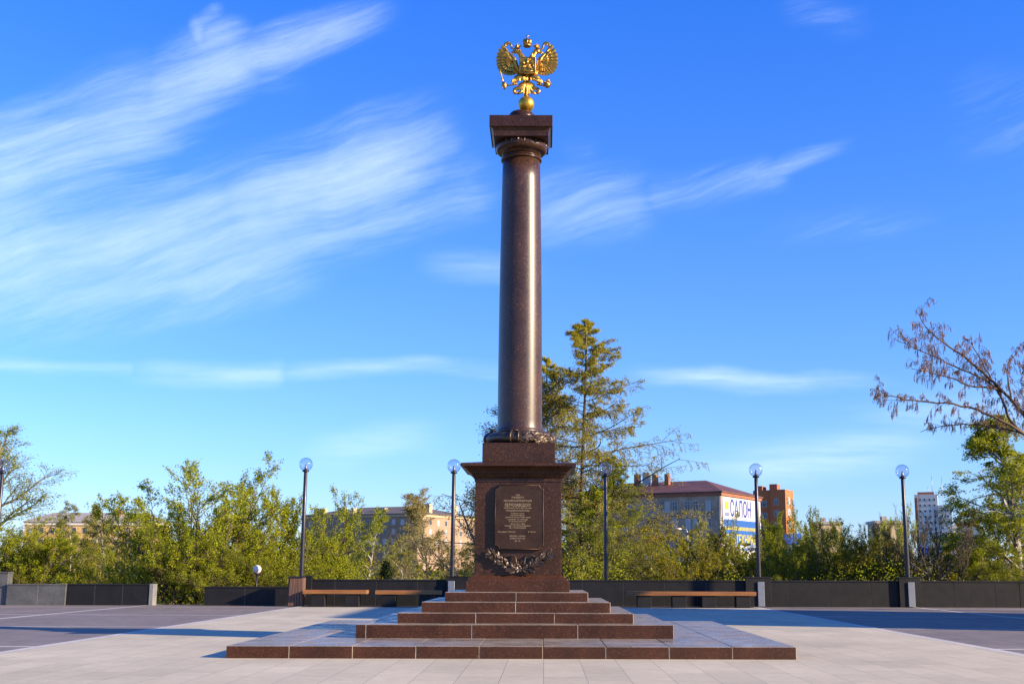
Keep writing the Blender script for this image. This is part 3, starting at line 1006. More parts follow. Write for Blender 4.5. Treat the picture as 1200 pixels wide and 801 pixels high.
def hip_roof(x0, x1, y0, y1, z, h, over, ridge_in):
    x0 -= over; x1 += over; y0 -= over; y1 += over
    cy = (y0 + y1) / 2
    vs = [(x0, y0, z), (x1, y0, z), (x1, y1, z), (x0, y1, z), (x0 + ridge_in, cy, z + h), (x1 - ridge_in, cy, z + h)]
    vs += [(x, y, z - .25) for x, y, _ in vs[:4]]
    return MB().add(vs, [(0, 1, 5, 4), (1, 2, 5), (2, 3, 4, 5), (3, 0, 4), (0, 6, 7, 1), (1, 7, 8, 2), (2, 8, 9, 3), (3, 9, 6, 0), (9, 8, 7, 6)])


rb_ = random.Random(21)
# C: brown brick building with the billboard
D = 230.0
pc = at(845, 580, D)
gz = 0.9
C = empty('brick_building', (pc.x, pc.y, gz), 'brown brick building with rusty hip roof and white and blue billboard', 'building', rz=R(-30))
eave = at(845, 576, D).z - gz
# local axes: front face along -x from corner at origin (normal -y); right face along +y (normal +x)
LW, LD = 34.0, 22.0
MB().box(-LW, 0, 0, LD, -2, eave).build('wall', M['brick_brown'], C)
rf = hip_roof(-LW, 0, 0, LD, eave + .26, 3.0, .5, 8.0).build('roof', M['roof_rust'], C)
MB().box(-LW - .3, .3, -.3, LD + .3, eave - .55, eave - .02).build('cornice', M['brick_red'], C)
for cx_, cy_, w_, h_ in ((-21.0, 7.0, 1.1, 4.7), (-17.2, 7.5, 1.0, 4.5), (-14.6, 7.8, .9, 4.6)):
    o = MB().box(cx_ - w_ / 2, cx_ + w_ / 2, cy_ - .5, cy_ + .5, eave + .8, eave + h_).build('chimney', M['brick_red'], rf)
MB().box(-19.8, -18.4, 6.9, 8.1, eave + 2, eave + 5.0).build('vent', M['steel'], rf)
fl = Frame((0, 0, 0), (1, 0, 0), (0, -1, 0))
for fi in range(4):
    z = eave - 3.6 - 3.35 * fi
    for u in (-2.6, -5.2, -6.9, -9.6, -11.2, -14.2, -16.0, -18.6, -20.4, -23.2, -25.0, -27.8, -29.6, -32):
        window(C, fl, u, z, 1.15, 2.1, rb_.random() < .3)
MB().tube([(-.15, -.25, 0), (-.15, -.25, eave - .4)], .09, 8).build('drainpipe', M['steel'], C)
# billboard on the right end wall
bl = MB().box(.06, .16, .5, LD - .4, eave - 13.6, eave - .75).build('billboard', M['signwhite'], C)
MB().box(.163, .18, 1.0, LD - .9, eave - 10.8, eave - 5.0).build('blue_panel', M['signblue'], bl)
RX = (R(90), 0, R(90))
text('lettering', 'САЛОН', 4.4, (.175, 10.2, eave - 3.0), M['signink'], bl, RX, .03, 11.5, .06)
MB().box(.163, .18, 1.6, 3.6, eave - 3.1, eave - 1.6).build('logo_patch', M['signyellow'], bl)
b = MB()
for k in range(7): b.box(.163, .175, 1.4 + .36 * k, 1.6 + .36 * k, eave - 4.4, eave - 3.7)
b.build('logo_letters', M['signink'], bl)
b = MB(); u = 1.4
while u < LD - 2.2:
    w_ = rb_.uniform(.35, .6); b.box(.183, .20, u, u + w_, eave - 7.0, eave - 6.3); u += w_ + .32
b.build('lettering', M['signyellow'], bl)
text('lettering', 'САНТЕХНИКИ', 2.6, (.195, 10.2, eave - 8.9), M['signyellow'], bl, RX, .03, 17.0, .05)
b = MB(); u = 1.6
while u < LD - 2.4:
    w_ = rb_.uniform(.3, .7); b.box(.183, .20, u, u + w_, eave - 10.5, eave - 9.9); u += w_ + .2
b.build('small_lettering', M['signwhite'], bl)

# D: orange brick tower
D = 330.0
pd = at(905, 600, D); zt = at(905, 573, D).z
Dt = empty('brick_tower', (pd.x, pd.y, .9), 'orange brick tower behind the billboard building', 'building', rz=R(-28))
H_ = zt - .9
MB().box(-5.2, 0, 0, 7, -2, H_ - .3).box(.0, 4.2, -.8, 7, -2, H_).build('wall', M['brick_orange'], Dt)
MB().box(-5.2, -.01, .3, 6.7, H_ - .295, H_).box(-4.8, -3.2, 2, 6, H_ + .005, H_ + 1.3).box(-1.4, .8, 3, 6, H_ + .005, H_ + 1.8).build('parapet', M['brick_red'], Dt)
for fi in range(6):
    window(Dt, Frame((0, -.8, 0), (1, 0, 0), (0, -1, 0)), 1.6, H_ - 4.2 - 3.2 * fi, 1.2, 1.8)
    window(Dt, Frame((4.2, 0, 0), (0, 1, 0), (1, 0, 0)), 2.2, H_ - 4.2 - 3.2 * fi, 2.6, 2.2, True)
    window(Dt, Frame((4.2, 0, 0), (0, 1, 0), (1, 0, 0)), 5.6, H_ - 4.2 - 3.2 * fi, 1.6, 1.8)
    window(Dt, Frame((0, 0, 0), (1, 0, 0), (0, -1, 0)), -2.6, H_ - 4.6 - 3.2 * fi, 2.6, 1.6)

# B: long tan apartment block
D = 400.0
pb = at(490, 605, D)
B = empty('apartment_building', (pb.x, pb.y, 0), 'long tan apartment block beyond the birches left of the column', 'building', rz=R(-27))
eb = at(490, 602, D).z
MB().box(-48, 0, 0, 38, -4, eb).build('wall', M['plaster_tan'], B)
rfb = hip_roof(-48, 0, 0, 38, eb + .28, 3.4, .6, 14).build('roof', M['roof_brown'], B)
for cx_, cy_, w_ in ((-44, 4, 4.5), (-36, 6, 3), (-29, 3, 1.2), (-19, 5, 4.5), (-9, 8, 1.6), (-4.5, 9, 6.5), (-2, 26, 1.6)):
    MB().box(cx_ - w_ / 2, cx_ + w_ / 2, cy_, cy_ + 2, eb, eb + 2.4 + rb_.random() * 1.6).build('chimney', M['plaster_ochre'], rfb)
MB().box(-48.3, .3, -.3, 38.3, eb - .8, eb - .02).build('cornice', M['plaster_ochre'], B)
for fi in range(3):
    for k in range(13):
        window(B, Frame((0, 0, 0), (1, 0, 0), (0, -1, 0)), -2.5 - 3.5 * k, eb - 3.6 - 3.2 * fi, 1.5, 1.9, rb_.random() < .55, False)
    for k in range(7):
        window(B, Frame((0, 0, 0), (0, 1, 0), (1, 0, 0)), 3 + 5.0 * k, eb - 3.6 - 3.2 * fi, 1.5, 1.9, rb_.random() < .5, False)

# A: yellow building on the left
D = 380.0
pa = at(30, 612, D); pa2 = at(182, 612, D)
wA = pa2.x - pa.x
A = empty('yellow_building', (pa.x, pa.y, 0), 'yellow plastered building with grey roof above the left trees', 'building')
ea = at(100, 613, D).z
MB().box(0, wA, 0, 16, -4, ea).build('wall', M['plaster_yellow'], A)
MB().box(-.3, wA + .3, -.3, 16.3, ea - .9, ea - .02).build('cornice', M['plaster_white'], A)
rfa = hip_roof(0, wA, 0, 16, ea + .26, 3.1, .6, 6).build('roof', M['roof_grey'], A)
o = MB().box(wA * .64, wA * .64 + 2.2, 5, 7, ea + 1, ea + 4.2).build('chimney', M['brick_red'], rfa)
MB().tube([(wA * .64 + 1.2, 6, ea + 4), (wA * .64 + 1.2, 6, ea + 6.4)], .08, 6).tube([(wA * .64 + .7, 6, ea + 5.9), (wA * .64 + 1.7, 6, ea + 5.9)], .06, 6).build('aerial', M['black'], rfa)
MB().add([(wA * .78, -.2, ea + .3), (wA * .97, -.2, ea + .3), (wA * .875, -.2, ea + 2.9), (wA * .78, 8, ea + .3), (wA * .97, 8, ea + .3), (wA * .875, 8, ea + 2.9)], [(0, 1, 2), (5, 4, 3), (0, 3, 4, 1), (1, 4, 5, 2), (2, 5, 3, 0)]).build('gable', M['roof_grey'], rfa)
for fi in range(3):
    for k in range(12):
        window(A, Frame((0, 0, 0), (1, 0, 0), (0, -1, 0)), 2 + wA / 12 * k, ea - 3.5 - 3.3 * fi, 1.5, 1.9, rb_.random() < .3, False)

# E: white high-rise with its lower wing
D = 760.0
pe = at(1073, 600, D); pe2 = at(1118, 600, D)
ze = at(1090, 578, D).z
E_ = empty('white_high_rise', (pe.x, pe.y, 0), 'far white stepped high rise behind the right lamp', 'building', rz=R(-19))
MB().box(0, 14, 0, 12, -4, ze).build('wall', M['plaster_white'], E_)
MB().box(14.02, 22, -2, 10, -4, ze - 7).build('stair_wing', M['plaster_white'], E_)
MB().box(22.02, 40, 0, 12, -4, ze - 20).build('low_wing', M['plaster_white'], E_)
MB().box(2, 12, 2, 10, ze + .01, ze + 1.6).box(24, 37, 2, 9, ze - 19.9, ze - 17.6).build('roof', M['brick_red'], E_)
MB().box(-.02, 1.6, -.25, -.02, -4, ze - 2).build('brick_strip', M['brick_red'], E_)
for k, (mx, mh) in enumerate(((8.5, 5), (11, 12), (17, 11))):
    MB().tube([(mx, 6, ze - (7 if mx > 14 else 0)), (mx, 6, ze + mh)], .14, 5).build('mast', M['steel'], E_)
for fi in range(8):
    for k in range(4): window(E_, Frame((0, 0, 0), (1, 0, 0), (0, -1, 0)), 3.3 + 2.9 * k, ze - 4.0 - 3.6 * fi, 1.3, 1.4, False, False)
    for k in range(2): window(E_, Frame((14, -2, 0), (1, 0, 0), (0, -1, 0)), 2.3 + 3.4 * k, ze - 11 - 3.6 * fi, 1.3, 1.4, False, False)
    if fi < 3:
        for k in range(4): window(E_, Frame((22, 0, 0), (1, 0, 0), (0, -1, 0)), 2.5 + 4.2 * k, ze - 24 - 3.6 * fi, 1.6, 1.4, False, False)

# low far houses between lamp and trees
def far_house(px0, px1, py, D, label, mat, roof, name='far_house'):
    a = at(px0, py, D); b2 = at(px1, py, D); w = b2.x - a.x
    t = empty(name, (a.x, D, 0), label, 'building')
    MB().box(0, w, 0, 10, -4, a.z).build('wall', mat, t)
    MB().box(-.4, w + .4, -.4, 10.4, a.z + .01, a.z + .9).box(w * .3, w * .3 + 1.6, 3, 5, a.z + .92, a.z + 2.4).build('roof', roof, t)
    n = max(2, int(w / 4))
    for fi in range(2):
        for k in range(n): window(t, Frame((0, 0, 0), (1, 0, 0), (0, -1, 0)), w * (k + .5) / n, a.z - 3.4 - 3.3 * fi, 1.6, 1.8, False, False)
far_house(957, 986, 613, 420, 'low cream house glimpsed above the shrubs right of the billboard', M['plaster_ochre'], M['roof_grey'])
far_house(1027, 1062, 612, 380, 'sunlit peach house glimpsed left of the right lamp', M['plaster_ochre'], M['roof_grey'])


def kiosk(px0, px1, pyt, pyb, D, label):
    a = at(px0, pyt, D); b2 = at(px1, pyb, D); w = b2.x - a.x; h = a.z - b2.z
    t = empty('kiosk', (a.x, D, b2.z), label, 'kiosk')
    MB().box(0, w, 0, 2.4, -1.5, h * .6).build('wall', M['plaster_white'], t)
    MB().box(-.15, w + .15, -.3, 2.7, h * .605, h).build('fascia', M['kioskblue'], t)
    MB().box(w * .15, w * .85, -.03, -.01, h * .15, h * .5).build('window', M['panewin'], t)
    return t
kiosk(1088, 1108, 639, 662, 112, 'small white kiosk with blue fascia seen through bare branches')
kiosk(928, 938, 624, 655, 112, 'narrow kiosk with blue fascia seen through the shrubs by the billboard')

# the hall beyond the right edge that throws the broad shade over the paving
Hh = empty('plaza_hall', (23.8, 26.4, 0), 'plastered hall standing beside the plaza, its shade across the paving', 'building')
MB().box(0, 7.4, 0, 11.6, -.02, 11.2).build('wall', M['plaster_ochre'], Hh)
MB().box(-.25, 7.65, -.25, 11.85, 11.202, 11.8).build('cornice', M['plaster_white'], Hh)
MB().box(  .8, 6.6, .8, 10.8, 11.802, 12.2).build('roof', M['roof_grey'], Hh)
for fi in range(3):
    for k in range(3): window(Hh, Frame((0, 0, 0), (0, -1, 0), (-1, 0, 0)), -2.0 - 3.8 * k, 1.2 + 3.5 * fi, 1.6, 2.2)
    for k in range(2): window(Hh, Frame((0, 0, 0), (1, 0, 0), (0, -1, 0)), 2.0 + 3.4 * k, 1.2 + 3.5 * fi, 1.6, 2.2)

# small arm street light before the brick building
p = at(806, 619, 150)
sl = empty('street_light', (p.x, p.y, .0), 'thin grey street light in front of the brown brick building', 'street light')
MB().tube([(0, 0, -2), (0, 0, p.z - .4), (-.15, 0, p.z - .05), (-.9, 0, p.z)], [.13, .10, .08, .07], 8).build('pole', M['steel'], sl)
MB().ball((-1.1, 0, p.z), .4, 1.1, .6, .35, n=10).build('lamp_head', M['whiteglobe'], sl)


# ------------------------------------------------------------------ vegetation
def tubes_mesh(name, polys, mat):
    """polys: list of (pts Nx3, radii N, sides)"""
    V = []; Fq = []; base = 0
    for pts, rad, n in polys:
        m = len(pts)
        d = np.gradient(pts, axis=0)
        d /= np.linalg.norm(d, axis=1)[:, None] + 1e-9
        ref = np.where(np.abs(d[:, 2:3]) < .9, np.array([[0, 0, 1.]]), np.array([[1., 0, 0]]))
        u = np.cross(d, ref); u /= np.linalg.norm(u, axis=1)[:, None] + 1e-9
        w = np.cross(d, u)
        a = np.arange(n) * 2 * np.pi / n
        ring = pts[:, None, :] + rad[:, None, None] * (u[:, None, :] * np.cos(a)[None, :, None] + w[:, None, :] * np.sin(a)[None, :, None])
        V.append(ring.reshape(-1, 3))
        i = np.arange(m - 1)[:, None] * n; k = np.arange(n)[None, :]; k2 = (k + 1) % n
        Fq.append(np.stack([base + i + k, base + i + k2, base + i + n + k2, base + i + n + k], -1).reshape(-1, 4))
        base += m * n
    return quads_mesh(name, np.concatenate(V), np.concatenate(Fq), mat, smooth=True)


def quads_mesh(name, V, Fq, mat, tint=None, smooth=False):
    me = bpy.data.meshes.new(name)
    me.vertices.add(len(V)); me.vertices.foreach_set('co', np.ascontiguousarray(V, np.float32).ravel())
    me.loops.add(Fq.size); me.loops.foreach_set('vertex_index', np.ascontiguousarray(Fq, np.int32).ravel())
    me.polygons.add(len(Fq)); me.polygons.foreach_set('loop_start', np.arange(0, Fq.size, 4, dtype=np.int32))
    me.polygons.foreach_set('loop_total', np.full(len(Fq), 4, np.int32))
    if smooth: me.polygons.foreach_set('use_smooth', np.ones(len(Fq), bool))
    if tint is not None:
        at_ = me.attributes.new('tint', 'FLOAT', 'POINT')
        at_.data.foreach_set('value', np.ascontiguousarray(tint, np.float32))
    me.materials.append(mat)
    me.update(calc_edges=True)
    return me


def leaves_mesh(name, anchors, k, sigma, size, mat, rng, droop=0.0, aspect=.6):
    A = np.repeat(np.array(anchors), k, axis=0)
    N = len(A)
    C_ = A + rng.normal(0, 1, (N, 3)) * sigma
    d = rng.normal(0, 1, (N, 3)); d[:, 2] -= droop
    d /= np.linalg.norm(d, axis=1)[:, None]
    q = rng.normal(0, 1, (N, 3)); w = np.cross(d, q); w /= np.linalg.norm(w, axis=1)[:, None]
    s = (size * rng.uniform(.6, 1.35, N))[:, None]
    V = np.stack([C_ - d * s * .5, C_ + w * s * aspect * .5, C_ + d * s * .5, C_ - w * s * aspect * .5], 1).reshape(-1, 3)
    Fq = np.arange(4 * N).reshape(-1, 4)
    return quads_mesh(name, V, Fq, mat, np.repeat(rng.random(N), 4))


class Sk:
    def __init__(s, seed):
        s.rng = np.random.default_rng(seed); s.polys = []; s.anch = []

    def branch(s, p, d, L, r, lv, P):
        rng = s.rng
        n = P['seg'][lv]
        pts = [np.array(p, float)]
        d = np.array(d, float)
        ds = []
        for i in range(n):
            d = d + rng.normal(0, P['wander'][lv], 3)
            d[2] += P['trop'][lv] / n
            d /= np.linalg.norm(d)
            ds.append(d.copy())
            pts.append(pts[-1] + d * L / n)
        pts = np.array(pts)
        rad = np.linspace(r, r * P.get('taper', .22), n + 1)
        s.polys.append((pts, np.maximum(rad, P.get('minr', .006)), P['sides'][lv]))
        if lv >= P['leaf_lv']:
            m = P['anch'][lv]
            for t in rng.uniform(P.get('leaf_t0', .15), 1, m):
                f = t * n; i = min(int(f), n - 1)
                s.anch.append(pts[i] + (pts[i + 1] - pts[i]) * (f - i))
        if lv + 1 < len(P['seg']):
            K = P['kids'][lv]
            K = int(round(K * rng.uniform(.85, 1.15)))
            for j in range(K):
                t = P['t0'][lv] + (1 - P['t0'][lv]) * (j + rng.random()) / K
                f = t * n; i = min(int(f), n - 1)
                q = pts[i] + (pts[i + 1] - pts[i]) * (f - i)
                a = P['ang'][lv] * rng.uniform(.75, 1.25)
                if 'angf' in P and lv == 0: a *= P['angf'](t)
                dd = ds[i]
                x = rng.normal(0, 1, 3); x -= dd * x.dot(dd); x /= np.linalg.norm(x) + 1e-9
                nd = dd * math.cos(a) + x * math.sin(a)
                Lc = P['len'][lv] * rng.uniform(.7, 1.25) * (P['prof'](t) if lv == 0 else (1.1 - .55 * t))
                if P.get('abs'): pass
                else: Lc *= L
                rc = min(rad[i] * .75, P['rk'][lv] * Lc)
                s.branch(q, nd, Lc, rc, lv + 1, P)


def P_birch(k=1.0):
    return dict(seg=[10, 6, 5, 4], wander=[.035, .10, .14, .15], trop=[.1, .15, -.75, -1.2], sides=[7, 5, 3, 3], kids=[26, 8, 5], t0=[.18, .25, .2],
                ang=[.75, .7, .6], angf=lambda t: 1.25 - .65 * t, len=[.34, .45, .55], prof=lambda t: (1.15 - .85 * t) * min(1, .45 + 2.2 * t), rk=[.022, .018, .014], leaf_lv=2, anch=[0, 0, 3, 4], minr=.006)


def P_broad():
    return dict(seg=[7, 6, 5, 4], wander=[.10, .14, .18, .2], trop=[.35, .45, .50, .40], sides=[6, 5, 4, 3], kids=[11, 7, 5], t0=[.08, .15, .15],
                ang=[.72, .7, .7], len=[.50, .48, .46], prof=lambda t: 1.15 - .6 * t, rk=[.030, .025, .018], leaf_lv=2, anch=[0, 0, 3, 5], minr=.006)


def P_larch():
    return dict(seg=[14, 7, 5, 4], wander=[.012, .07, .12, .12], trop=[.05, .28, -.25, -3.2], sides=[8, 5, 3, 3], kids=[116, 9, 7], t0=[.05, .12, .1],
                ang=[1.6, .85, .7], angf=lambda t: 1.10 - .38 * t, len=[.31, .36, .62], prof=lambda t: min((1.04 - t) ** .9, .70) * (.8 + .35 * math.sin(41 * t) ** 2), rk=[.013, .011, .009],
                leaf_lv=2, anch=[0, 0, 5, 5], minr=.006, leaf_t0=.1)


protos = {}


def make_proto(key, seeds, builder, bark, leaf, k, sigma, size, droop=0, aspect=.6):
    out = []
    for sd in seeds:
        s = Sk(sd); builder(s)
        allp = np.concatenate([q[0] for q in s.polys])
        an_ = np.array(s.anch); H_ = np.percentile(an_[:, 2], 99.4 if key in ('broad', 'green', 'olive', 'bare') else 99.9); W_ = np.percentile(np.abs(an_[:, 0]), 97 if key == 'larch' else 95) * 2
        tm = tubes_mesh('trunk', s.polys, M[bark])
        lm = leaves_mesh('crown', s.anch, k, sigma, size, M[leaf], s.rng, droop, aspect)
        out.append((tm, lm, H_, W_))
    protos[key] = out


def one_stem(P, H_, r):
    return lambda s: s.branch((0, 0, 0), (0, 0, 1), H_, r, 0, P)


def multi_stem(P, H_, r, n, spread):
    def f(s):
        for i in range(n):
            a = 2 * PI * i / n + s.rng.uniform(-.4, .4); sp = spread * s.rng.uniform(.4, 1.2)
            s.branch((.25 * math.cos(a), .25 * math.sin(a), 0), (math.cos(a) * sp, math.sin(a) * sp, 1), H_ * s.rng.uniform(.8, 1.05), r * s.rng.uniform(.7, 1), 0, P)
    return f


make_proto('birch', (1, 2, 3), one_stem(P_birch(), 10, .10), 'bark_birch', 'leaf_birch', 4, .07, .075, .6)
make_proto('broad', (11, 12, 13), multi_stem(P_broad(), 6.5, .10, 6, .50), 'bark_brown', 'leaf_bright', 3, .075, .092)
make_proto('green', (14, 15), multi_stem(P_broad(), 6.5, .10, 6, .55), 'bark_brown', 'leaf_green', 3, .075, .088)
make_proto('olive', (21, 22, 23), multi_stem(P_broad(), 5.5, .09, 7, .75), 'bark_dark', 'leaf_olive', 2, .06, .085)
make_proto('pale', (31, 32), one_stem(dict(P_birch(), trop=[.1, .35, .15, -.1]), 11, .12), 'bark_grey', 'leaf_pale', 4, .08, .09)
make_proto('larch', (41, 42), one_stem(P_larch(), 18, .11), 'bark_dark', 'leaf_larch', 2, .05, .075, 1.0, .4)
PB = P_broad(); PB.update(anch=[0, 0, 1, 2], kids=[9, 7, 5], minr=.011)
make_proto('bare', (51, 52), multi_stem(PB, 6.5, .14, 4, .7), 'bark_dark', 'leaf_brown', 1, .06, .07)
make_proto('sparse', (61, 62), one_stem(dict(P_birch(), trop=[.1, .4, .2, .1], kids=[24, 9, 6], anch=[0, 0, 1, 2], minr=.008), 12, .17), 'bark_grey', 'leaf_bright', 8, .12, .065)
make_proto('weeping', (71,), one_stem(dict(P_birch(), kids=[34, 10, 6], trop=[.1, .25, -.9, -1.6], anch=[0, 0, 2, 5]), 12, .15), 'bark_birch', 'leaf_green', 5, .08, .085, .8)
pid = {}


def tree(kind, px, D, top, wpx, label, name='tree', rz=None, variant=None, leaf=None, zb=None, cat='tree', group=None):
    """stand a tree at distance D, its top at height seen at 'top', crown about wpx wide"""
    i = pid.get(kind, 0); pid[kind] = i + 1
    tm, lm, H_, W_ = protos[kind][(i if variant is None else variant) % len(protos[kind])]
    p = at(px, top, D)
    z0 = terr(p.x, D) - .1 if zb is None else zb
    h = p.z - z0
    w = wpx * D / F
    t = empty(name, (p.x, D, z0), label, cat, group, rz=(i * 2.399 if rz is None else rz))
    sx = w / W_; sz = h / H_
    t.scale = (sx, sx, sz)
    link('trunk', tm, t)
    c = link('crown', lm, t)
    if leaf:
        c.material_slots[0].link = 'OBJECT'; c.material_slots[0].material = M[leaf]
    return t


# left side
tree('sparse', 4, 60, 505, 150, 'thinly leafed tree at the left edge, twigs against the sky', 'deciduous_tree', leaf='leaf_bright')
tree('broad', 34, 54.5, 612, 130, 'rounded bright green shrub above the low wall at far left', 'shrub', cat='shrub')
tree('broad', -14, 56, 622, 120, 'bright green shrub half cut off by the left edge', 'shrub', cat='shrub')
for px, D, top, w, lab in ((90, 80, 588, 60, 'olive birch rising just right of the round green shrub'), (118, 84, 596, 56, 'slim birch in front of the yellow building, under its chimney'), (146, 82, 600, 56, 'slim birch under the gable of the yellow building'), (168, 78, 602, 56, 'birch whose crown touches the tall green tree at left')):
    tree('birch', px, D, top, w, lab, 'birch_tree')
tree('green', 120, 72, 640, 90, 'low olive shrub before the birches at left', 'shrub', cat='shrub', leaf='leaf_olive')
tree('green', 160, 66, 632, 80, 'mid green shrub above the pale wall end', 'shrub', cat='shrub')
tree('broad', 238, 57, 543, 165, 'tallest leafy green tree in the gap of the low wall', 'leafy_tree', variant=2)
tree('broad', 205, 54.5, 610, 85, 'leafy green bush filling the gap in the low wall', 'shrub', cat='shrub', variant=1, zb=-.3)
tree('green', 290, 59, 574, 135, 'broad green tree behind the small white globe lamp', 'leafy_tree')
tree('green', 352, 62, 574, 130, 'broad green tree behind the lamp at the litter bin', 'leafy_tree', leaf='leaf_bright')
tree('green', 262, 54.5, 640, 110, 'low green bush behind the low black wall', 'shrub', cat='shrub', zb=-.3)
tree('green', 330, 56, 645, 100, 'low green bush just left of the litter bin', 'shrub', cat='shrub', zb=-.4)
tree('green', 385, 62, 632, 90, 'green shrub behind the left bench', 'shrub', cat='shrub', leaf='leaf_bright')
tree('birch', 428, 86, 598, 62, 'bright green birch in front of the tan apartment block', 'birch_tree', leaf='leaf_bright')
tree('birch', 412, 80, 622, 46, 'pale slender birch left of the bright green one', 'birch_tree')
tree('bare', 460, 90, 622, 46, 'leafless purplish brown shrub between two birches', 'shrub', cat='shrub', zb=-3.6)
tree('pale', 507, 92, 572, 84, 'tall pale budding poplar left of the pedestal lamp', 'poplar_tree')
tree('birch', 480, 84, 628, 56, 'short olive birch above the second bench', 'birch_tree')
tree('birch', 545, 76, 622, 60, 'olive birch half hidden by the pedestal', 'birch_tree')
# behind the column
tree('sparse', 558, 64, 425, 150, 'thin weeping tree showing left of the column shaft', 'birch_tree', leaf='leaf_pale')
tree('larch', 683, 66, 376, 235, 'tall larch with hanging twigs right of the column', 'larch_tree', variant=0)
tree('larch', 640, 72, 418, 150, 'second larch mostly hidden by the column shaft', 'larch_tree', variant=1)
tree('birch', 668, 64, 560, 90, 'olive green tree beside the right face of the pedestal', 'birch_tree', leaf='leaf_bright')
tree('larch', 722, 63, 535, 130, 'young larch behind the lamp pole right of the pedestal', 'larch_tree', variant=1, leaf='leaf_bright')
tree('birch', 760, 68, 605, 56, 'young green tree under the outer larch branches', 'birch_tree')
tree('birch', 820, 110, 598, 34, 'small yellow green birch before the brown brick building', 'birch_tree')
# right side
tree('olive', 800, 60, 634, 90, 'dark olive shrub above the long bench', 'shrub', cat='shrub')
tree('olive', 850, 62, 622, 110, 'dark olive shrub under the billboard', 'shrub', cat='shrub')
tree('green', 905, 68, 597, 80, 'green tree right of the billboard, before the orange tower', 'leafy_tree')
tree('olive', 925, 60, 612, 110, 'yellow green shrub right of the billboard lamp', 'shrub', cat='shrub', leaf='leaf_green')
tree('green', 962, 66, 602, 90, 'tall olive tree under the low cream house', 'leafy_tree')
tree('olive', 985, 60, 612, 120, 'brown olive shrub in the middle of the right hand thicket', 'shrub', cat='shrub')
tree('green', 1020, 68, 606, 90, 'yellow green tree left of the right lamp', 'leafy_tree', leaf='leaf_bright')
tree('olive', 1045, 60, 622, 100, 'dark twiggy shrub at the foot of the right lamp', 'shrub', cat='shrub')
tree('bare', 1092, 57, 598, 110, 'dark leafless crooked tree before the white high rise', 'bare_tree', variant=0)
tree('olive', 1116, 66, 612, 100, 'olive shrub behind the leafless crooked tree', 'shrub', cat='shrub')
tree('bare', 1040, 64, 585, 70, 'thin leafless tree whose twigs show left of the right lamp', 'bare_tree', variant=1)
tree('weeping', 1182, 58, 484, 160, 'tall weeping birch with white trunk at the right edge', 'birch_tree')
tree('birch', 1150, 62, 560, 90, 'green birch leaning out beside the weeping birch', 'birch_tree', leaf='leaf_green')
tree('green', 1170, 56, 630, 110, 'green shrub at the foot of the weeping birch', 'shrub', cat='shrub', zb=-.6)
# dark little spruce above the second bench
p = at(453, 669, 56)
sp = empty('spruce_bush', (p.x, p.y, -.8), 'small dark evergreen bush peeping over the wall above the second bench', 'shrub')
g = np.random.default_rng(3)
an = []
for i in range(900):
    t = g.random(); rr = .75 * (1 - t * .8) * math.sqrt(g.random()); a = g.random() * 6.28
    an.append((rr * math.cos(a), rr * math.sin(a), .3 + (p.z + .9) * t))
link('crown', leaves_mesh('crown', an, 3, .05, .12, M['spruce'], g, .3, .35), sp)
MB().tube([(0, 0, 0), (0, 0, p.z)], [.06, .02], 6).build('trunk', M['bark_dark'], sp)


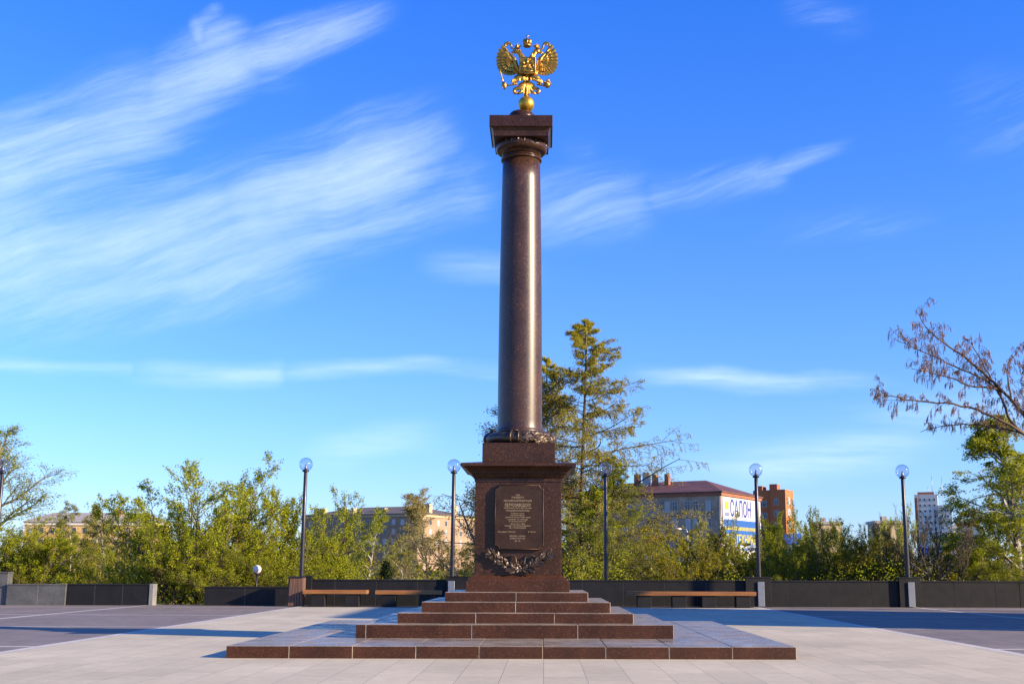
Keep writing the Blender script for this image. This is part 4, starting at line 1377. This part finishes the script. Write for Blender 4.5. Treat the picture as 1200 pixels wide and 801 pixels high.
# great leaning tree whose bare limbs reach in from the right edge
def leaning():
    s = Sk(88)
    D = 45.0
    q = lambda cx, cy, dy=0.0: np.array(at(1020 + cx / 3.64, 340 + cy / 3.64, D + dy))
    base = np.array((20.6, 44.6, -.05))
    P = dict(seg=[6, 5, 5, 4], wander=[.06, .12, .16, .16], trop=[0, .1, -2.4, -4.0], sides=[6, 5, 3, 3], kids=[0, 7, 6], t0=[.1, .15, .15], ang=[.8, .75, .6],
             len=[.4, .55, .65], prof=lambda t: 1.1 - .4 * t, rk=[.02, .012, .008], leaf_lv=2, anch=[0, 0, 1, 2], minr=.0058, leaf_t0=.3)
    fork = q(700, 640, .3)
    trunk = np.array([base, (20.4, 44.8, 1.8), (19.8, 44.9, 4.0), tuple(fork)])
    s.polys.append((trunk, np.array([.26, .22, .19, .15]), 10))
    up = np.array([fork, q(660, 520), q(740, 330, .8), q(800, 180, 1.2)])
    limbs = [
        ([fork, q(655, 515), q(540, 400), q(440, 310, -.3), q(330, 230, -.5), q(240, 165, -.6), q(190, 80, -.7)], .10),
        ([q(560, 430), q(480, 370, .4), q(360, 320, .6), q(270, 280, .8), q(180, 240, .9), q(100, 200, 1.0)], .06),
        ([q(540, 415), q(430, 405, -.5), q(340, 365, -.8), q(250, 345, -1), q(175, 330, -1.2)], .06),
        ([fork, q(620, 580, -.2), q(500, 520, -.4), q(400, 485, -.5), q(280, 470, -.6), q(160, 470, -.7), q(80, 440, -.8), q(50, 455, -.8)], .085),
        ([fork, q(655, 600, .3), q(520, 580, .6), q(440, 560, .8), q(310, 570, 1.0), q(215, 600, 1.1)], .06),
        ([fork, q(600, 560), q(570, 480), q(540, 415), q(500, 350, .4), q(450, 250, .5), q(400, 190, .6)], .09),
        ([q(600, 450), q(580, 350, .5), q(590, 300, .7), q(640, 250, .8)], .05),
        (list(up), .10),
        ([q(660, 520), q(700, 400, -.6), q(690, 300, -1.0), q(650, 230, -1.2)], .06),
    ]
    for pts, r in limbs:
        pts = np.array(pts)
        # smooth resample
        tt = np.linspace(0, len(pts) - 1, 3 * len(pts))
        pp = np.stack([np.interp(tt, range(len(pts)), pts[:, k]) for k in range(3)], 1)
        for _ in range(2): pp[1:-1] = .25 * pp[:-2] + .5 * pp[1:-1] + .25 * pp[2:]
        pp[1:-1] += s.rng.normal(0, .02, pp[1:-1].shape)
        s.polys.append((pp, np.linspace(r * .72, .011, len(pp)), 6))
        n = len(pp)
        L = np.linalg.norm(np.diff(pp, axis=0), axis=1).sum()
        for j in range(int(L * 3.8)):
            t = .18 + .82 * (j + s.rng.random()) / (L * 3.8)
            i = min(int(t * (n - 1)), n - 2)
            d = pp[i + 1] - pp[i]; d /= np.linalg.norm(d)
            x = s.rng.normal(0, 1, 3); x[1] *= .7; x -= d * x.dot(d); x /= np.linalg.norm(x)
            if x[2] < 0 and s.rng.random() < .35: x = -x
            a = s.rng.uniform(.5, 1.1)
            s.branch(pp[i], d * math.cos(a) + x * math.sin(a), s.rng.uniform(.25, .95), .009, 1, P)
    t = empty('leaning_tree', tuple(base), 'leafless leaning tree with pinkish catkins reaching in from the right edge', 'tree')
    off = np.array(base)
    polys = [(a - off, r, n) for a, r, n in s.polys]
    link('trunk', tubes_mesh('trunk', polys, M['bark_brown']), t)
    an = np.array(s.anch) - off
    link('crown', leaves_mesh('crown', an, 1, .03, .065, M['catkin'], s.rng, 5.0, .18), t)


leaning()


# undergrowth behind the wall and the far wood: masses nobody could count
def mass(name, x0, x1, y0, y1, n, hfun, mat, seed, size, label, k=5):
    g = np.random.default_rng(seed)
    x = g.uniform(x0, x1, n); y = g.uniform(y0, y1, n)
    hm = np.array([hfun(a, b) for a, b in zip(x, y)])
    z = np.array([terr(a, b) for a, b in zip(x, y)]) + hm * g.random(n) ** .7
    me = leaves_mesh(name, np.stack([x, y, z], 1), k, .16, size, M[mat], g)
    o = link(name, me)
    tag(o, label, 'undergrowth', None, 'stuff')


def hu(x, y): return 1.3 + .9 * math.sin(x * .7) * math.sin(x * .23 + 1) + .5 * math.sin(x * 1.9 + y)
mass('undergrowth', -40, 32, 53.5, 76, 32000, lambda x, y: max(.3, hu(x, y) * (1 + (y - 53) * .09)), 'leaf_green', 5, .095, 'low green undergrowth on the bank behind the wall')
mass('far_wood', -110, 90, 112, 165, 12000, lambda x, y: max(2.0, 4.2 + 1.6 * math.sin(x * .11) + 1.2 * math.sin(x * .31 + 2) + .8 * math.sin(x * .8 + y)), 'leaf_olive', 6, .55, 'distant wood in the valley before the buildings', 6)

# ------------------------------------------------------------------ sun, sky, camera
SUN_EL, SUN_AZ = 20.0, 21.0     # azimuth measured from +X towards the camera side
sd = Vector((math.cos(R(SUN_EL)) * math.cos(R(SUN_AZ)), -math.cos(R(SUN_EL)) * math.sin(R(SUN_AZ)), math.sin(R(SUN_EL))))
sun = bpy.data.lights.new('sun', 'SUN')
sun.energy = 5.0; sun.angle = R(.5); sun.color = (1, .81, .56)
so = bpy.data.objects.new('sun', sun); COL.objects.link(so)
so.rotation_euler = sd.to_track_quat('Z', 'Y').to_euler()
so.location = (60, -30, 60)

W = bpy.data.worlds.new('World'); S.world = W
W.use_nodes = True
t = NT(W.node_tree)
bg = W.node_tree.nodes['Background']
sky = t.new('ShaderNodeTexSky'); sky.sky_type = 'NISHITA'; sky.sun_disc = False
sky.sun_elevation = R(SUN_EL); sky.sun_rotation = R(90 + SUN_AZ)
sky.air_density = 1.0; sky.dust_density = 0.0; sky.ozone_density = 1.6
hs = t.new('ShaderNodeHueSaturation'); hs.inputs['Saturation'].default_value = 1.0; hs.inputs['Value'].default_value = 1.0
tc = t.new('ShaderNodeTexCoord')
sep = t.new('ShaderNodeSeparateXYZ'); t.l.new(tc.outputs['Generated'], sep.inputs[0])
# the clear, very blue northern spring sky: less red and green light towards the horizon than the plain model gives
clear = t.ramp(sep.outputs[2], [(0.0, (.235, .315, .60)), (.10, (.225, .345, .63)), (.28, (.17, .345, .71)), (.46, (.10, .325, .84)), (1.0, (.22, .38, .74))])
t.l.new(t.vec('MULTIPLY', t.vec('SCALE', sky.outputs[0], scale=1.75), clear), hs.inputs['Color'])
ysafe = t.math('MAXIMUM', sep.outputs[1], .05)
u = t.math('DIVIDE', sep.outputs[0], ysafe); v = t.math('DIVIDE', sep.outputs[2], ysafe)
cmb = t.new('ShaderNodeCombineXYZ'); t.l.new(u, cmb.inputs[0]); t.l.new(v, cmb.inputs[1])
UV = cmb.outputs[0]
nz = t.noise(t.vec('MULTIPLY', UV, (1, 1, 1)), 5.0, 2, .5, 'Color')
warp = t.vec('SCALE', t.vec('SUBTRACT', nz, (.5, .5, .5)), scale=.045)
nz2 = t.noise(UV, 22.0, 3, .6, 'Color')
warp2 = t.vec('SCALE', t.vec('SUBTRACT', nz2, (.5, .5, .5)), scale=.006)
UVW = t.vec('MULTIPLY', t.vec('ADD', t.vec('ADD', UV, warp), warp2), (1, 1, 0))


def duv(px, py):
    d = ray(px, py)
    return (d.x / d.y, d.z / d.y, 0)


def streak(a, b, w, s, fa=0, fb=0):
    """a soft streak of cirrus from a to b; fa, fb > 0 thin it out towards that end"""
    A_, B_ = Vector(duv(*a)), Vector(duv(*b))
    ba = B_ - A_
    pa = t.vec('SUBTRACT', UVW, tuple(A_))
    h = t.math('MULTIPLY', t.vec('DOT_PRODUCT', pa, tuple(ba)), 1 / ba.dot(ba), clamp=True)
    dd = t.vec('LENGTH', t.vec('SUBTRACT', pa, t.vec('SCALE', tuple(ba), scale=h)))
    m = t.maprange(dd, w / F * 2.1, 0, 0, s, True)
    if fa: m = t.math('MULTIPLY', m, t.maprange(h, 0, fa, 0, 1, True))
    if fb: m = t.math('MULTIPLY', m, t.maprange(h, 1, 1 - fb, 0, 1, True))
    return m


big = [((-90, 250), (150, 150), 66, .80), ((150, 150), (262, 72), 46, .75), ((262, 72), (510, -5), 26, .62, 0, .5), ((275, 0), (232, 30), 10, .5, .5), ((232, 30), (236, 78), 12, .55), ((236, 78), (420, 95), 26, .35, 0, .7),
       ((-60, 165), (90, 140), 26, .40, 0, .5), ((-90, 330), (300, 275), 74, .72), ((100, 255), (330, 225), 52, .45, .4), ((300, 265), (590, 140), 66, .82, 0, .55), ((400, 250), (620, 195), 44, .45, .3, .4),
       ((-60, 365), (430, 305), 26, .60, 0, .3), ((600, 250), (800, 225), 40, .50, .2, .35), ((720, 232), (890, 203), 22, .45, .3), ((880, 206), (1030, 145), 11, .50, 0, .6),
       ((820, 292), (1180, 236), 24, .26, .4, .4), ((1060, 105), (1300, 145), 60, .30, .4), ((880, 0), (1060, 20), 26, .28, .4, .4), ((640, 190), (720, 170), 22, .2, .4, .4)]
low = [((-60, 428), (150, 432), 6, .28), ((130, 434), (330, 439), 10, .36, .4), ((300, 440), (610, 432), 7, .38, .3), ((720, 438), (1070, 456), 8, .52, .3, .4), ((760, 550), (1150, 512), 18, .42, .4, .4), ((340, 532), (540, 508), 14, .30, .4, .4),
       ((480, 308), (650, 324), 16, .28, .4, .4), ((950, 504), (1300, 466), 22, .26, .4)]
rot0 = t.new('ShaderNodeMapping'); rot0.inputs['Rotation'].default_value = (0, 0, R(-19))
t.l.new(t.vec('ADD', UV, t.vec('SCALE', t.vec('SUBTRACT', nz, (.5, .5, .5)), scale=.055)), rot0.inputs[0])
rot = t.new('ShaderNodeMapping'); rot.inputs['Scale'].default_value = (2.6, 22.0, 1)
t.l.new(rot0.outputs[0], rot.inputs[0])
fib = t.noise(rot.outputs[0], 2.6, 10, .72)
blot = t.noise(UV, 9.0, 5, .6)
fib2 = t.noise(rot.outputs[0], .55, 4, .55)
tex = t.math('MULTIPLY', t.math('SUBTRACT', t.math('ADD', t.math('MULTIPLY', fib, .55), t.math('MULTIPLY', fib2, .45)), .51), 2.0)


def total(lst):
    acc = None
    for q in lst:
        m = streak(*q)
        acc = m if acc is None else t.math('MAXIMUM', acc, m)
    return acc


tb = total(big)
mk = t.maprange(t.math('ADD', tb, t.math('MULTIPLY', tex, t.maprange(tb, 0, .3, 0, 1))), .0, 1.3, 0, .76, True)
mk = t.math('MULTIPLY', mk, t.maprange(tb, 0.02, .30, 0, 1, True))
mk = t.math('MULTIPLY', mk, t.maprange(blot, .3, .65, .72, 1.05))
rot2 = t.new('ShaderNodeMapping'); rot2.inputs['Scale'].default_value = (4.0, 34.0, 1)
t.l.new(UV, rot2.inputs[0])
tex2 = t.maprange(t.noise(rot2.outputs[0], 1.5, 6, .6), .35, .65, .25, 1.2)
mk2 = t.math('MULTIPLY', total(low), tex2)
mask = t.math('ADD', mk, mk2)
mask = t.math('MULTIPLY', mask, t.maprange(sep.outputs[1], .05, .2, 0, 1), clamp=True)
cloudcol = (4.6, 5.5, 6.6)
skyc = t.mix(t.math('MULTIPLY', mask, .8, clamp=True), hs.outputs[0], cloudcol)
t.l.new(skyc, bg.inputs['Color'])
bg.inputs['Strength'].default_value = .10

cam = bpy.data.cameras.new('camera')
cam.sensor_width = 36; cam.lens = F / 1200 * 36
cam.shift_x = -(PX - 600) / 1200.0
cam.clip_end = 12000
co = bpy.data.objects.new('camera', cam); COL.objects.link(co)
co.location = (0, 0, CAMH)
co.rotation_mode = 'XYZ'
mat = Matrix.Rotation(PITCH + PI / 2, 4, 'X') @ Matrix.Rotation(R(.15), 4, 'Z')
co.rotation_euler = mat.to_euler()
S.camera = co

S.view_settings.view_transform = 'Standard'
S.view_settings.look = 'None'
S.view_settings.gamma = 1
S.view_settings.exposure = 1.2
S.cycles.max_bounces = 6
S.cycles.transparent_max_bounces = 12
S.cycles.use_denoising = True
